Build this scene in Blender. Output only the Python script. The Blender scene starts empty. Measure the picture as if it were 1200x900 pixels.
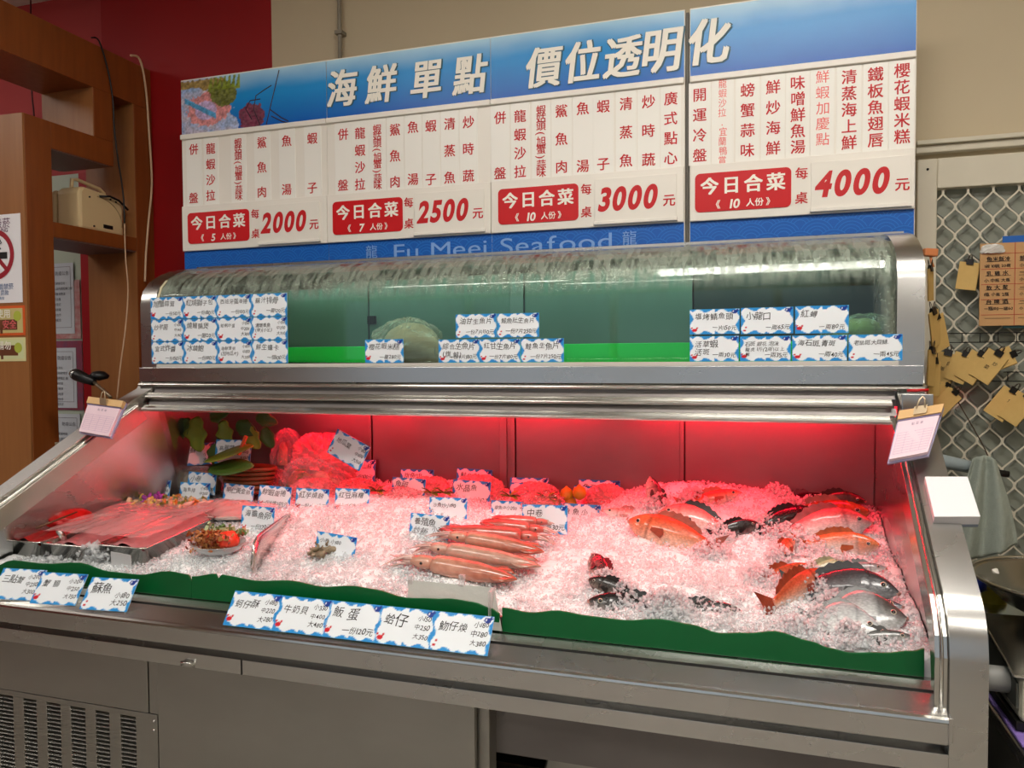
import bpy, bmesh, math, random
import numpy as np
from mathutils import Vector, Matrix, Euler
random.seed(7); RNG = np.random.default_rng(11)
SC = bpy.context.scene; COL = SC.collection
# ------------------------------------------------------------------ camera
CAM = np.array([2.068, -1.6255, 1.5]); YAW, PITCH, ROLL, FOC = .3044, .0345, -.0065, 883.4
cF = np.array([-math.sin(YAW)*math.cos(PITCH), math.cos(YAW)*math.cos(PITCH), -math.sin(PITCH)])
cR = np.array([math.cos(YAW), math.sin(YAW), 0.]); cU = np.cross(cR, cF)
cR2 = cR*math.cos(ROLL)+cU*math.sin(ROLL); cU2 = -cR*math.sin(ROLL)+cU*math.cos(ROLL)
cd = bpy.data.cameras.new('camera'); cam = bpy.data.objects.new('camera', cd); COL.objects.link(cam)
cd.sensor_width = 36; cd.lens = FOC/1200*36; cd.clip_start = .05; cd.clip_end = 60
cam.matrix_world = Matrix(((cR2[0], cU2[0], -cF[0], CAM[0]), (cR2[1], cU2[1], -cF[1], CAM[1]), (cR2[2], cU2[2], -cF[2], CAM[2]), (0, 0, 0, 1)))
SC.camera = cam
# ------------------------------------------------------------------ world, exposure
wd = bpy.data.worlds.new('world'); SC.world = wd; wd.use_nodes = True
wd.node_tree.nodes['Background'].inputs[0].default_value = (.78, .88, 1, 1)
wd.node_tree.nodes['Background'].inputs[1].default_value = .55
vs = SC.view_settings; vs.view_transform = 'Standard'; vs.look = 'None'; vs.gamma = 1; vs.exposure = 0.0; vs.use_curve_mapping = False
LAMP_POWER = 25.5      # ceiling panels
RED_POWER = 86.0       # red tubes over the ice
SC.cycles.max_bounces = 7; SC.cycles.transparent_max_bounces = 12; SC.cycles.caustics_reflective = False; SC.cycles.caustics_refractive = False

def at(px, py, ax, v):
    """the point where the line of sight through a pixel meets the real plane ax = v"""
    d = cF+cR2*(px-600)/FOC-cU2*(py-450)/FOC; i = 'xyz'.index(ax); t = (v-CAM[i])/d[i]
    return Vector([float(a) for a in CAM+t*d])

# ------------------------------------------------------------------ materials
def srgb(r, g=None, b=None):
    if g is None: r, g, b = r
    f = lambda c: (c/12.92 if c <= .04045 else ((c+.055)/1.055)**2.4)
    return (f(r), f(g), f(b), 1)
MATS = {}
def mat(name, col=(.8, .8, .8), rough=.5, metal=0., spec=.5, noise=None, nscale=20., bump=0., bscale=60., emit=None, estr=0., trans=0., alpha=1., coat=0., sss=0., stretch=(1, 1, 1), attr=None, ior=1.45, rn=0.):
    if name in MATS: return MATS[name]
    m = bpy.data.materials.new(name); m.use_nodes = True; nt = m.node_tree; N = nt.nodes; L = nt.links
    b = N['Principled BSDF']; MATS[name] = m
    b.inputs['Base Color'].default_value = srgb(col); b.inputs['Roughness'].default_value = rough; b.inputs['Metallic'].default_value = metal
    b.inputs['Specular IOR Level'].default_value = spec; b.inputs['Transmission Weight'].default_value = trans; b.inputs['Alpha'].default_value = alpha
    b.inputs['Coat Weight'].default_value = coat; b.inputs['Coat Roughness'].default_value = .1; b.inputs['IOR'].default_value = ior
    if sss: b.inputs['Subsurface Weight'].default_value = sss; b.inputs['Subsurface Scale'].default_value = .02
    if emit: b.inputs['Emission Color'].default_value = srgb(emit); b.inputs['Emission Strength'].default_value = estr
    tc = N.new('ShaderNodeTexCoord'); mp = N.new('ShaderNodeMapping'); mp.inputs['Scale'].default_value = stretch; L.new(tc.outputs['Object'], mp.inputs['Vector'])
    if attr:
        a = N.new('ShaderNodeAttribute'); a.attribute_name = attr; L.new(a.outputs['Color'], b.inputs['Base Color'])
    if noise:
        n = N.new('ShaderNodeTexNoise'); n.inputs['Scale'].default_value = nscale; n.inputs['Detail'].default_value = 6; L.new(mp.outputs[0], n.inputs['Vector'])
        r = N.new('ShaderNodeValToRGB'); r.color_ramp.elements[0].position = .15; r.color_ramp.elements[1].position = .85
        r.color_ramp.elements[0].color = srgb(col); r.color_ramp.elements[1].color = srgb(noise); L.new(n.outputs[0], r.inputs[0])
        if attr:
            mx = N.new('ShaderNodeMix'); mx.data_type = 'RGBA'; mx.blend_type = 'MULTIPLY'; mx.inputs[0].default_value = 1
            L.new(a.outputs['Color'], mx.inputs[6]); L.new(r.outputs[0], mx.inputs[7]); L.new(mx.outputs[2], b.inputs['Base Color'])
        else: L.new(r.outputs[0], b.inputs['Base Color'])
        if rn:
            mr = N.new('ShaderNodeMapRange'); mr.inputs[3].default_value = max(rough-rn, .02); mr.inputs[4].default_value = rough+rn
            L.new(n.outputs[0], mr.inputs[0]); L.new(mr.outputs[0], b.inputs['Roughness'])
    if bump:
        n2 = N.new('ShaderNodeTexNoise'); n2.inputs['Scale'].default_value = bscale; n2.inputs['Detail'].default_value = 4; L.new(mp.outputs[0], n2.inputs['Vector'])
        bp = N.new('ShaderNodeBump'); bp.inputs['Strength'].default_value = bump; bp.inputs['Distance'].default_value = .004
        L.new(n2.outputs[0], bp.inputs['Height']); L.new(bp.outputs[0], b.inputs['Normal'])
    return m
STEEL = mat('brushed_steel', (.80, .80, .79), .27, 1, noise=(.74, .735, .72), nscale=3, rn=.04, stretch=(1, 1, 2))
STEELB = mat('bright_steel', (.86, .86, .84), .2, 1, noise=(.75, .74, .71), nscale=9, rn=.05)
STEELD = mat('dull_steel', (.68, .67, .645), .42, 1, noise=(.62, .61, .58), nscale=3, rn=.05, stretch=(1, 1, 2))
STEELI = mat('well_steel', (.52, .50, .49), .45, .7, noise=(.45, .43, .42), nscale=3, rn=.1, bump=.05, bscale=18, stretch=(1, 1, 2), spec=.3)
DARK = mat('dark_gap', (.06, .055, .05), .8)
REDWALL = mat('red_wall_paint', (.62, .02, .04), .55, noise=(.56, .015, .03), nscale=3, bump=.02)
CREAM = mat('cream_wall_paint', (.80, .74, .62), .6, noise=(.77, .71, .59), nscale=2, bump=.02)
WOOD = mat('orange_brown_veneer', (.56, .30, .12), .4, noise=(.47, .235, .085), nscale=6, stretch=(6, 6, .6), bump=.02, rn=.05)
WOODF = mat('veneer_lit_front', (.63, .42, .24), .42, noise=(.56, .36, .2), nscale=6, stretch=(8, 8, .5), rn=.05)  # lit copy of the veneer: light on the front faces put into colour
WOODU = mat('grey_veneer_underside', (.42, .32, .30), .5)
GREEN = mat('green_board', (.02, .40, .20), .35, noise=(.015, .34, .16), nscale=5, spec=.5)
GREENB = mat('green_reflection', (.05, .95, .35), .4)
WHITEP = mat('white_plastic', (.93, .91, .87), .3)
PAPER = mat('white_paper', (.93, .92, .93), .7)
PINKP = mat('pink_paper', (.93, .82, .86), .7)
REDINK = mat('red_print', (.78, .04, .08), .5)
PINKINK = mat('pink_print', (.93, .40, .38), .5)
BLACKINK = mat('black_ink', (.10, .09, .10), .6)
GREYINK = mat('grey_ink', (.45, .43, .48), .6)
WHITEINK = mat('white_print', (.97, .95, .90), .5)
BLUEINK = mat('blue_line_print', (.12, .48, .80), .5)
OUTL = mat('dark_outline_print', (.20, .36, .42), .5)
LBLUE = mat('light_blue_print', (.50, .66, .88), .5)
PRINT = mat('colour_print', (1, 1, 1), .32, attr='Col')
KRAFT = mat('kraft_card', (.88, .74, .46), .7, noise=(.83, .68, .40), nscale=25)
BLACKM = mat('black_metal', (.10, .09, .09), .35, .4)
BLACKP = mat('black_plastic', (.05, .05, .05), .4)
IVORY = mat('ivory_plastic', (.86, .76, .58), .38)
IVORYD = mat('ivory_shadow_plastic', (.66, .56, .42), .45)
CREAMW = mat('cream_wire', (.85, .72, .58), .5)
ALU = mat('cream_aluminium', (.86, .83, .75), .45, noise=(.83, .80, .72), nscale=8)
EYEW = mat('fish_eye_white', (.85, .82, .72), .15, coat=1)
EYEB = mat('fish_pupil', (.02, .02, .02), .08, coat=1)
FISHM = mat('fish_skin', (1, 1, 1), .25, attr='Col', noise=(.90, .89, .89), nscale=60, bump=.3, bscale=220, coat=.6)
FINM = mat('fin_membrane', (1, 1, 1), .35, attr='Col', noise=(.7, .68, .66), nscale=40, bump=.3, bscale=120)
def scales(m, sc=170, k=.5):
    nt = m.node_tree; N = nt.nodes; L = nt.links; b = N['Principled BSDF']; v = N.new('ShaderNodeTexVoronoi'); v.feature = 'F1'; v.inputs['Scale'].default_value = sc
    tc = N.new('ShaderNodeTexCoord'); mp = N.new('ShaderNodeMapping'); mp.inputs['Scale'].default_value = (.7, 1, 1.2); L.new(tc.outputs['Object'], mp.inputs[0]); L.new(mp.outputs[0], v.inputs[0])
    r = N.new('ShaderNodeMapRange'); r.inputs[1].default_value = .1; r.inputs[2].default_value = .75; r.inputs[3].default_value = 1.1; r.inputs[4].default_value = k; L.new(v.outputs[0], r.inputs[0])
    mx = N.new('ShaderNodeMix'); mx.data_type = 'RGBA'; mx.blend_type = 'MULTIPLY'; mx.inputs[0].default_value = 1; old = b.inputs['Base Color'].links[0].from_socket
    L.new(old, mx.inputs[6]); L.new(r.outputs[0], mx.inputs[7]); L.new(mx.outputs[2], b.inputs['Base Color'])
scales(FISHM, 190, .78)
def ice_mat(flk=False):
    m = bpy.data.materials.new('ice_flake' if flk else 'crushed_ice'); m.use_nodes = True; nt = m.node_tree; N = nt.nodes; L = nt.links; b = N['Principled BSDF']
    b.inputs['Base Color'].default_value = (.93, .945, .95, 1); b.inputs['Subsurface Weight'].default_value = .8; b.inputs['Subsurface Scale'].default_value = .018; b.inputs['Subsurface Radius'].default_value = (1, 1, 1); b.inputs['Roughness'].default_value = .14; b.inputs['IOR'].default_value = 1.31
    b.inputs['Specular IOR Level'].default_value = .8
    tc = N.new('ShaderNodeTexCoord'); n = N.new('ShaderNodeTexVoronoi'); n.inputs['Scale'].default_value = 90; L.new(tc.outputs['Object'], n.inputs['Vector'])
    bp = N.new('ShaderNodeBump'); bp.inputs['Strength'].default_value = .4; bp.inputs['Distance'].default_value = .005
    L.new(n.outputs[0], bp.inputs['Height']); L.new(bp.outputs[0], b.inputs['Normal'])
    if flk:
        b.inputs['Subsurface Weight'].default_value = 0; out = N['Material Output']; mx = N.new('ShaderNodeMixShader'); tr = N.new('ShaderNodeBsdfTransparent'); mx2 = N.new('ShaderNodeMixShader'); tl = N.new('ShaderNodeBsdfTranslucent')
        tl.inputs[0].default_value = (.95, .96, .97, 1); mx2.inputs[0].default_value = .35; L.new(b.outputs[0], mx2.inputs[1]); L.new(tl.outputs[0], mx2.inputs[2])
        mx.inputs[0].default_value = .55; L.new(tr.outputs[0], mx.inputs[1]); L.new(mx2.outputs[0], mx.inputs[2]); L.new(mx.outputs[0], out.inputs['Surface'])
    return m
ICE = ice_mat(); ICEF = ice_mat(True)
def film_mat(name, tint, opac, rough=.12):
    m = bpy.data.materials.new(name); m.use_nodes = True; nt = m.node_tree; N = nt.nodes; L = nt.links
    for n in list(N): N.remove(n)
    out = N.new('ShaderNodeOutputMaterial'); mix = N.new('ShaderNodeMixShader'); tr = N.new('ShaderNodeBsdfTransparent'); p = N.new('ShaderNodeBsdfPrincipled')
    p.inputs['Base Color'].default_value = srgb(tint); p.inputs['Roughness'].default_value = rough; p.inputs['Coat Weight'].default_value = 1
    tr.inputs[0].default_value = tuple(.6+.4*c for c in srgb(tint)[:3])+(1,)
    lw = N.new('ShaderNodeLayerWeight'); lw.inputs[0].default_value = .3
    tc = N.new('ShaderNodeTexCoord'); no = N.new('ShaderNodeTexNoise'); no.inputs['Scale'].default_value = 25; no.inputs['Detail'].default_value = 5; L.new(tc.outputs['Object'], no.inputs['Vector'])
    bp = N.new('ShaderNodeBump'); bp.inputs['Strength'].default_value = .6; bp.inputs['Distance'].default_value = .01; L.new(no.outputs[0], bp.inputs['Height']); L.new(bp.outputs[0], p.inputs['Normal'])
    ma = N.new('ShaderNodeMath'); ma.operation = 'MULTIPLY_ADD'; ma.inputs[1].default_value = .6; ma.inputs[2].default_value = opac; ma.use_clamp = True
    L.new(lw.outputs['Facing'], ma.inputs[0]); L.new(ma.outputs[0], mix.inputs[0]); L.new(tr.outputs[0], mix.inputs[1]); L.new(p.outputs[0], mix.inputs[2]); L.new(mix.outputs[0], out.inputs[0])
    return m
FILM = film_mat('clear_film', (.93, .92, .92), .10)
PINKBAG = film_mat('pink_film', (.95, .72, .72), .22)
REDBAG = film_mat('red_bag_film', (.95, .70, .71), .40)
CLEARBAG = film_mat('clear_bag_film', (.86, .90, .82), .28)
def glass_mat(name, fog):
    m = bpy.data.materials.new(name); m.use_nodes = True; nt = m.node_tree; N = nt.nodes; L = nt.links
    for n in list(N): N.remove(n)
    out = N.new('ShaderNodeOutputMaterial'); mix = N.new('ShaderNodeMixShader'); mix2 = N.new('ShaderNodeMixShader')
    tr = N.new('ShaderNodeBsdfTransparent'); tr.inputs[0].default_value = (.90, .96, .93, 1)
    gl = N.new('ShaderNodeBsdfGlossy'); gl.inputs['Roughness'].default_value = .03
    fr = N.new('ShaderNodeFresnel'); fr.inputs[0].default_value = 1.5
    L.new(fr.outputs[0], mix.inputs[0]); L.new(tr.outputs[0], mix.inputs[1]); L.new(gl.outputs[0], mix.inputs[2])
    if not fog: L.new(mix.outputs[0], out.inputs[0]); return m
    # condensation: droplets and runs on the curved upper part of the pane
    p = N.new('ShaderNodeBsdfPrincipled'); p.inputs['Base Color'].default_value = (.34, .40, .33, 1); p.inputs['Roughness'].default_value = .2; p.inputs['Metallic'].default_value = .55
    tc = N.new('ShaderNodeTexCoord'); mp = N.new('ShaderNodeMapping'); mp.inputs['Scale'].default_value = (60, 14, 14); L.new(tc.outputs['Object'], mp.inputs[0])
    n1 = N.new('ShaderNodeTexNoise'); n1.inputs['Scale'].default_value = 1; n1.inputs['Detail'].default_value = 8; L.new(mp.outputs[0], n1.inputs[0])
    n2 = N.new('ShaderNodeTexNoise'); n2.inputs['Scale'].default_value = 170; n2.inputs['Detail'].default_value = 3; L.new(tc.outputs['Object'], n2.inputs[0])
    bp = N.new('ShaderNodeBump'); bp.inputs['Strength'].default_value = .7; bp.inputs['Distance'].default_value = .006; L.new(n2.outputs[0], bp.inputs['Height']); L.new(bp.outputs[0], p.inputs['Normal'])
    a = N.new('ShaderNodeAttribute'); a.attribute_name = 'fog'
    m1 = N.new('ShaderNodeMath'); m1.operation = 'MULTIPLY'; L.new(a.outputs['Fac'], m1.inputs[0])
    cr = N.new('ShaderNodeValToRGB'); cr.color_ramp.elements[0].position = .36; cr.color_ramp.elements[0].color = (.15, .15, .15, 1); cr.color_ramp.elements[1].position = .56
    L.new(n1.outputs[0], cr.inputs[0]); L.new(cr.outputs[0], m1.inputs[1])
    L.new(m1.outputs[0], mix2.inputs[0]); L.new(mix.outputs[0], mix2.inputs[1]); L.new(p.outputs[0], mix2.inputs[2]); L.new(mix2.outputs[0], out.inputs[0])
    return m

# ------------------------------------------------------------------ object helpers
def tag(o, label=None, cat=None, group=None, kind=None):
    if label: o['label'] = label
    if cat: o['category'] = cat
    if group: o['group'] = group
    if kind: o['kind'] = kind
    return o
def empty(name, loc, label=None, cat=None, group=None):
    o = bpy.data.objects.new(name, None); COL.objects.link(o); o.location = loc; o.empty_display_size = .05
    return tag(o, label, cat, group)
def worldm(o):
    m = Matrix.LocRotScale(o.location, o.rotation_euler if o.rotation_mode == 'XYZ' else o.rotation_quaternion, o.scale)
    return (worldm(o.parent) @ o.matrix_parent_inverse @ m) if o.parent else m
def link(name, me, m=None, parent=None, loc=None):
    o = bpy.data.objects.new(name, me); COL.objects.link(o)
    if m and not len(me.materials):
        for x in (m if isinstance(m, (list, tuple)) else [m]): me.materials.append(x)
    if loc is not None: o.location = loc
    if parent: o.parent = parent; o.matrix_parent_inverse = worldm(parent).inverted()
    return o
class MB:
    def __init__(s): s.v = []; s.f = []; s.mi = []; s.sm = []; s.cur = 0; s.cs = False
    def add(s, vs, fs):
        b = len(s.v); s.v += [tuple(x) for x in vs]
        for f in fs: s.f.append(tuple(b+i for i in f)); s.mi.append(s.cur); s.sm.append(s.cs)
        return s
    def m(s, i): s.cur = i; return s
    def smooth(s, v=True): s.cs = v; return s
    def box(s, a, b):
        x0, y0, z0 = a; x1, y1, z1 = b
        return s.add([(x0, y0, z0), (x1, y0, z0), (x1, y1, z0), (x0, y1, z0), (x0, y0, z1), (x1, y0, z1), (x1, y1, z1), (x0, y1, z1)],
                     [(0, 3, 2, 1), (4, 5, 6, 7), (0, 1, 5, 4), (1, 2, 6, 5), (2, 3, 7, 6), (3, 0, 4, 7)])
    def obox(s, c, h, R):      # oriented box
        vs = [Vector(c)+R @ Vector((sx*h[0], sy*h[1], sz*h[2])) for sz in (-1, 1) for sx, sy in ((-1, -1), (1, -1), (1, 1), (-1, 1))]
        return s.add(vs, [(0, 3, 2, 1), (4, 5, 6, 7), (0, 1, 5, 4), (1, 2, 6, 5), (2, 3, 7, 6), (3, 0, 4, 7)])
    def prism(s, pts, axis, a, b):   # polygon extruded along an axis
        i = 'xyz'.index(axis); n = len(pts)
        def mk(p, v): q = list(p); q.insert(i, v); return q
        vs = [mk(p, a) for p in pts]+[mk(p, b) for p in pts]
        return s.add(vs, [tuple(range(n))[::-1], tuple(range(n, 2*n))]+[(k, (k+1) % n, n+(k+1) % n, n+k) for k in range(n)])
    def tube(s, pts, r, seg=8, cap=True):
        pts = [Vector(p) for p in pts]; rs = r if isinstance(r, (list, tuple)) else [r]*len(pts); rings = []; up = None
        for k, p in enumerate(pts):
            d = (pts[min(k+1, len(pts)-1)]-pts[max(k-1, 0)]).normalized()
            if up is None: up = Vector((0, 0, 1)) if abs(d.z) < .9 else Vector((1, 0, 0))
            x = d.cross(up).normalized(); up = x.cross(d).normalized()
            rings.append([p+(x*math.cos(t)+up*math.sin(t))*rs[k] for t in (2*math.pi*j/seg for j in range(seg))])
        return s.loft(rings, cap)
    def loft(s, rings, cap=True, close=True):
        n = len(rings[0]); vs = [v for r in rings for v in r]; fs = []
        for k in range(len(rings)-1):
            for j in range(n if close else n-1):
                a = k*n+j; b = k*n+(j+1) % n; fs.append((a, b, b+n, a+n))
        if cap: fs += [tuple(range(n))[::-1], tuple(range((len(rings)-1)*n, len(rings)*n))]
        return s.add(vs, fs)
    def lathe(s, prof, c=(0, 0, 0), seg=24, sx=1, sy=1, cap=True):
        return s.loft([[(c[0]+r*sx*math.cos(t), c[1]+r*sy*math.sin(t), c[2]+z) for t in (2*math.pi*j/seg for j in range(seg))] for r, z in prof], cap)
    def grid(s, fn, nu, nv):
        vs = [fn(i/nu, j/nv) for j in range(nv+1) for i in range(nu+1)]
        return s.add(vs, [(j*(nu+1)+i, j*(nu+1)+i+1, (j+1)*(nu+1)+i+1, (j+1)*(nu+1)+i) for j in range(nv) for i in range(nu)])
    def mesh(s, name, m, off=Vector((0, 0, 0))):
        me = bpy.data.meshes.new(name); me.from_pydata([tuple(Vector(v)-off) for v in s.v], [], s.f)
        for x in (m if isinstance(m, (list, tuple)) else [m]): me.materials.append(x)
        me.polygons.foreach_set('material_index', s.mi); me.polygons.foreach_set('use_smooth', s.sm); me.update(); return me
    def build(s, name, m, parent=None, bevel=0, local=False, solid=0):
        if local: off = Vector((0, 0, 0))
        else:
            a = np.array([tuple(v) for v in s.v]); off = Vector(((a[:, 0].min()+a[:, 0].max())/2, (a[:, 1].min()+a[:, 1].max())/2, a[:, 2].min()))
        me = s.mesh(name, m, off)
        if local:
            o = bpy.data.objects.new(name, me); COL.objects.link(o); o.parent = parent
        else: o = link(name, me, None, parent, off)
        if solid: md = o.modifiers.new('solid', 'SOLIDIFY'); md.thickness = solid; md.offset = 0
        if bevel: md = o.modifiers.new('bevel', 'BEVEL'); md.width = bevel; md.segments = 2; md.limit_method = 'ANGLE'; md.angle_limit = .6
        return o
def setcol(me, cols):
    a = me.color_attributes.new('Col', 'FLOAT_COLOR', 'POINT'); c = np.ones((len(me.vertices), 4), np.float32); c[:, :3] = cols
    a.data.foreach_set('color', c.ravel())
def lin(c): return np.array(srgb(*c)[:3])
def copy_tree(o, parent=None):
    c = o.copy(); COL.objects.link(c)
    if parent is not None: c.parent = parent
    for ch in list(o.children): copy_tree(ch, c)
    return c
def box(name, a, b, m, parent=None, bevel=0): return MB().box(a, b).build(name, m, parent, bevel)
def struct(o): o['kind'] = 'structure'; return o
def piece(o): o['kind'] = 'stuff'; return o

# ------------------------------------------------------------------ lettering
GL = {}
def glyphs(chars, off):
    new = sorted({c for c in chars if c.strip() and (c, off) not in GL}); obs = []
    for c in new:
        cu = bpy.data.curves.new('t', 'FONT'); cu.body = c; cu.resolution_u = 2 if ord(c) > 255 else 6; cu.offset = off; o = bpy.data.objects.new('t', cu); COL.objects.link(o); obs.append((c, o))
    if not obs: return
    bpy.context.view_layer.update(); dg = bpy.context.evaluated_depsgraph_get()
    for c, o in obs:
        ev = o.evaluated_get(dg); me = ev.to_mesh(); v = np.array([tuple(x.co)[:2] for x in me.vertices]).reshape(-1, 2)
        GL[(c, off)] = (v, [tuple(p.vertices) for p in me.polygons]); ev.to_mesh_clear()
    for c, o in obs: cu = o.data; bpy.data.objects.remove(o); bpy.data.curves.remove(cu)
def g0(c):
    glyphs(c, 0.0); return GL[(c, 0.0)]
class Text:
    """collects characters in a flat (u,v) plane, then becomes one flat lettering mesh"""
    def __init__(s): s.v = []; s.f = []; s.n = 0; s.k = 0; s.d = []
    def char(s, c, u, v, size, off=.02, shear=0, rot=0, wx=1, latin=None):
        if not c.strip(): return
        asc = ord(c) < 256
        if off >= .012 and not asc:      # bold: the same strokes laid again a hair to each side
            d = off*.9*size
            s.k = 0
            for du, dv in ((-d, -d*.6), (d, -d*.6), (-d, d*.6), (d, d*.6)): s.k += 1; s._put(g0(c), asc, u+du, v+dv, size, shear, rot, wx, latin)
            return
        if not asc: off = 0.0
        s.k = 0; s._put(g0(c) if not asc else (glyphs(c, off), GL[(c, off)])[1], asc, u, v, size, shear, rot, wx, latin)
    def _put(s, gf, asc, u, v, size, shear, rot, wx, latin):
        g, fs = gf
        if not len(g): return
        ctr = np.array([(g[:, 0].min()+g[:, 0].max())/2, .38 if not asc else .36]); q = (g-ctr)*size*(1 if not asc else (latin or 1.0)); q[:, 0] *= wx
        q[:, 0] += shear*q[:, 1]; cr, sr = math.cos(rot), math.sin(rot); q = q @ np.array([[cr, sr], [-sr, cr]]); q += (u, v)
        s.v.append(q); s.d.append(np.full(len(q), -.00012*s.k)); s.f += [tuple(i+s.n for i in f) for f in fs]; s.n += len(q)
    def adv(s, c, off): 
        if c == ' ': return .35
        if ord(c) > 255: return 1.0
        glyphs(c, off); g, _ = GL[(c, off)]
        return 1.0 if ord(c) > 255 else (g[:, 0].max()-g[:, 0].min()+.09)
    def line(s, txt, u, v, size, off=.02, align='l', jit=0, shear=0, wx=1, track=0, latin=1.0):
        ad = [(s.adv(c, off)*(1 if ord(c) > 255 else latin)*wx+track)*size for c in txt]; tot = sum(ad); x = u-(tot if align == 'r' else tot/2 if align == 'c' else 0)
        for c, a in zip(txt, ad):
            j = lambda k: random.uniform(-k, k)*jit
            s.char(c, x+a/2, v+j(.10)*size, size*(1+j(.14)), off, shear+j(.15), j(.12), wx, latin); x += a
        return tot
    def col(s, txt, u0, v0, u1, v1, size, off=.02, **k):
        n = len(txt)
        for i, c in enumerate(txt):
            t = i/(n-1) if n > 1 else 0; s.char(c, u0+(u1-u0)*t, v0+(v1-v0)*t, size, off, **k)
    def mesh(s, m, y=0):
        me = bpy.data.meshes.new('lettering')
        if s.v:
            q = np.concatenate(s.v); dd = np.concatenate(s.d); me.from_pydata([(float(a), y+float(e), float(b)) for (a, b), e in zip(q, dd)], [], s.f)
        me.materials.append(m); return me
    def build(s, m, parent, y, name='lettering', world=True):
        if not s.v: return None
        if world:
            q = np.concatenate(s.v); c = q.mean(0); s.v = [x-c for x in s.v]
            return link(name, s.mesh(m), None, parent, (float(c[0]), y, float(c[1])))
        o = bpy.data.objects.new(name, s.mesh(m, y)); COL.objects.link(o); o.parent = parent; return o

def vnoise(x, y, seed=0):
    r = np.random.default_rng(seed).random((64, 64)); xi = np.floor(x).astype(int); yi = np.floor(y).astype(int); fx = x-xi; fy = y-yi
    fx = fx*fx*(3-2*fx); fy = fy*fy*(3-2*fy); g = lambda a, b: r[a % 64, b % 64]
    return (g(xi, yi)*(1-fx)+g(xi+1, yi)*fx)*(1-fy)+(g(xi, yi+1)*(1-fx)+g(xi+1, yi+1)*fx)*fy
# ------------------------------------------------------------------ ceiling lights
def ceiling_light(x, y, w, d, lab, k=1.0):
    t = empty('ceiling_light', (x, y, 3.25), lab, 'lamp', 'ceiling light panels')
    MB().box((x-w/2-.03, y-d/2-.03, 3.27), (x+w/2+.03, y+d/2+.03, 3.30)).build('frame', WHITEP, t)
    MB().box((x-w/2, y-d/2, 3.262), (x+w/2, y+d/2, 3.27)).build('diffuser', mat('diffuser_%d' % int(k*100), (.9, .9, .9), emit=(1, .975, .94), estr=LAMP_POWER*k), t)
ceiling_light(2.3, -.75, 1.4, .35, 'ceiling light panel in front of the right half of the fish case', 1.2)
ceiling_light(.4, -1.2, 1.2, .3, 'ceiling light panel in front of the left half of the fish case', .7)
ceiling_light(3.6, -2.6, 1.2, .3, 'ceiling light panel towards the right wall')
ceiling_light(1.2, -3.2, 1.2, .3, 'ceiling light panel in the middle of the room')
ceiling_light(-2.4, .15, 1.5, 1.0, 'added light panel at the far left, mirrored in the left sloping edge', .03)  # added unseen panel, for the pale reflection on the left sloping edge
ceiling_light(-2.3, -1.0, 1.2, .3, 'added light panel at the left, brightening the notices behind the partition', .8)  # added unseen panel that brightens the notices behind the partition
# ================================================================== ROOM
struct(box('floor', (-4.5, -5.2, -.1), (5.2, 3.0, 0), mat('floor_tile', (.66, .64, .60), .35, noise=(.60, .58, .54), nscale=4)))
struct(box('ceiling', (-4.5, -5.2, 3.3), (5.2, 3.0, 3.4), mat('ceiling_paint', (.86, .84, .80), .7)))
for nm_, x0_, x1_, z0_, z1_ in (('wall_front_left', -4.5, -2.6, 0, 3.3), ('wall_front_right', 4.0, 5.2, 0, 3.3), ('wall_front_top', -2.6, 4.0, 2.7, 3.3), ('wall_front_base', -2.6, 4.0, 0, .35)):
    struct(box(nm_, (x0_, -5.3, z0_), (x1_, -5.2, z1_), CREAM))
sf = empty('window_2', (.7, -5.25, .35)); struct(sf)
for x_ in (-2.56, -.94, .70, 2.34, 3.96): box('mullion', (x_-.04, -5.29, .35), (x_+.04, -5.21, 2.7), ALU, sf)
struct(box('wall_right', (5.2, -5.2, 0), (5.3, 3.0, 3.3), CREAM))
struct(box('wall_left', (-4.6, -5.2, 0), (-4.5, 3.0, 3.3), mat('left_wall_paint', (.60, .25, .24), .6)))
XR = .076
struct(box('wall_back_red', (-.86, 1.25, 0), (XR, 1.35, 3.3), REDWALL))
struct(box('wall_back_cream', (XR, 1.25, 0), (2.60, 1.35, 3.3), CREAM))
struct(box('wall_back_over_door', (2.60, 1.25, 2.16), (5.2, 1.35, 3.3), CREAM))
struct(box('wall_back_right', (3.75, 1.25, 0), (5.2, 1.35, 2.16), CREAM))
struct(box('trim_1', (2.60, 1.215, 2.175), (3.9, 1.25, 2.20), ALU, None, .004))
struct(box('trim_2', (2.60, 1.20, 2.20), (3.9, 1.25, 2.215), ALU, None, .003))
# pipe against the cream wall
t = empty('wall_pipe', (.425, 1.2, 2.55), 'thin grey conduit pipe running up the cream wall above the blue sign', 'pipe')
MB().smooth().tube([(.425, 1.225, 2.55), (.425, 1.225, 3.29)], .009, 10).build('pipe', mat('conduit', (.55, .52, .46), .5), t)
b = MB(); b.box((.408, 1.21, 2.86), (.442, 1.25, 2.875)); b.build('pipe_clamp', mat('conduit'), t)

# wall seen through the partition, on the left
WB = 1.30
struct(box('wall_back_alcove', (-4.5, WB+.04, 0), (-.86, WB+.14, 3.3), mat('alcove_red_paint', (.72, .26, .26), .6, noise=(.68, .22, .22), nscale=2)))
struct(box('trim_3', (-1.075, WB, 0), (-.93, WB+.04, 2.42), mat('red_pilaster', (.66, .05, .10), .45)))
struct(box('trim_4', (-1.42, WB+.005, .3), (-1.077, WB+.035, 2.42), mat('pale_green_frame', (.74, .79, .72), .4)))
struct(box('trim_5', (-1.42, WB-.008, 2.225), (-1.077, WB+.004, 2.24), mat('frame_groove', (.30, .36, .33), .5)))

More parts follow.
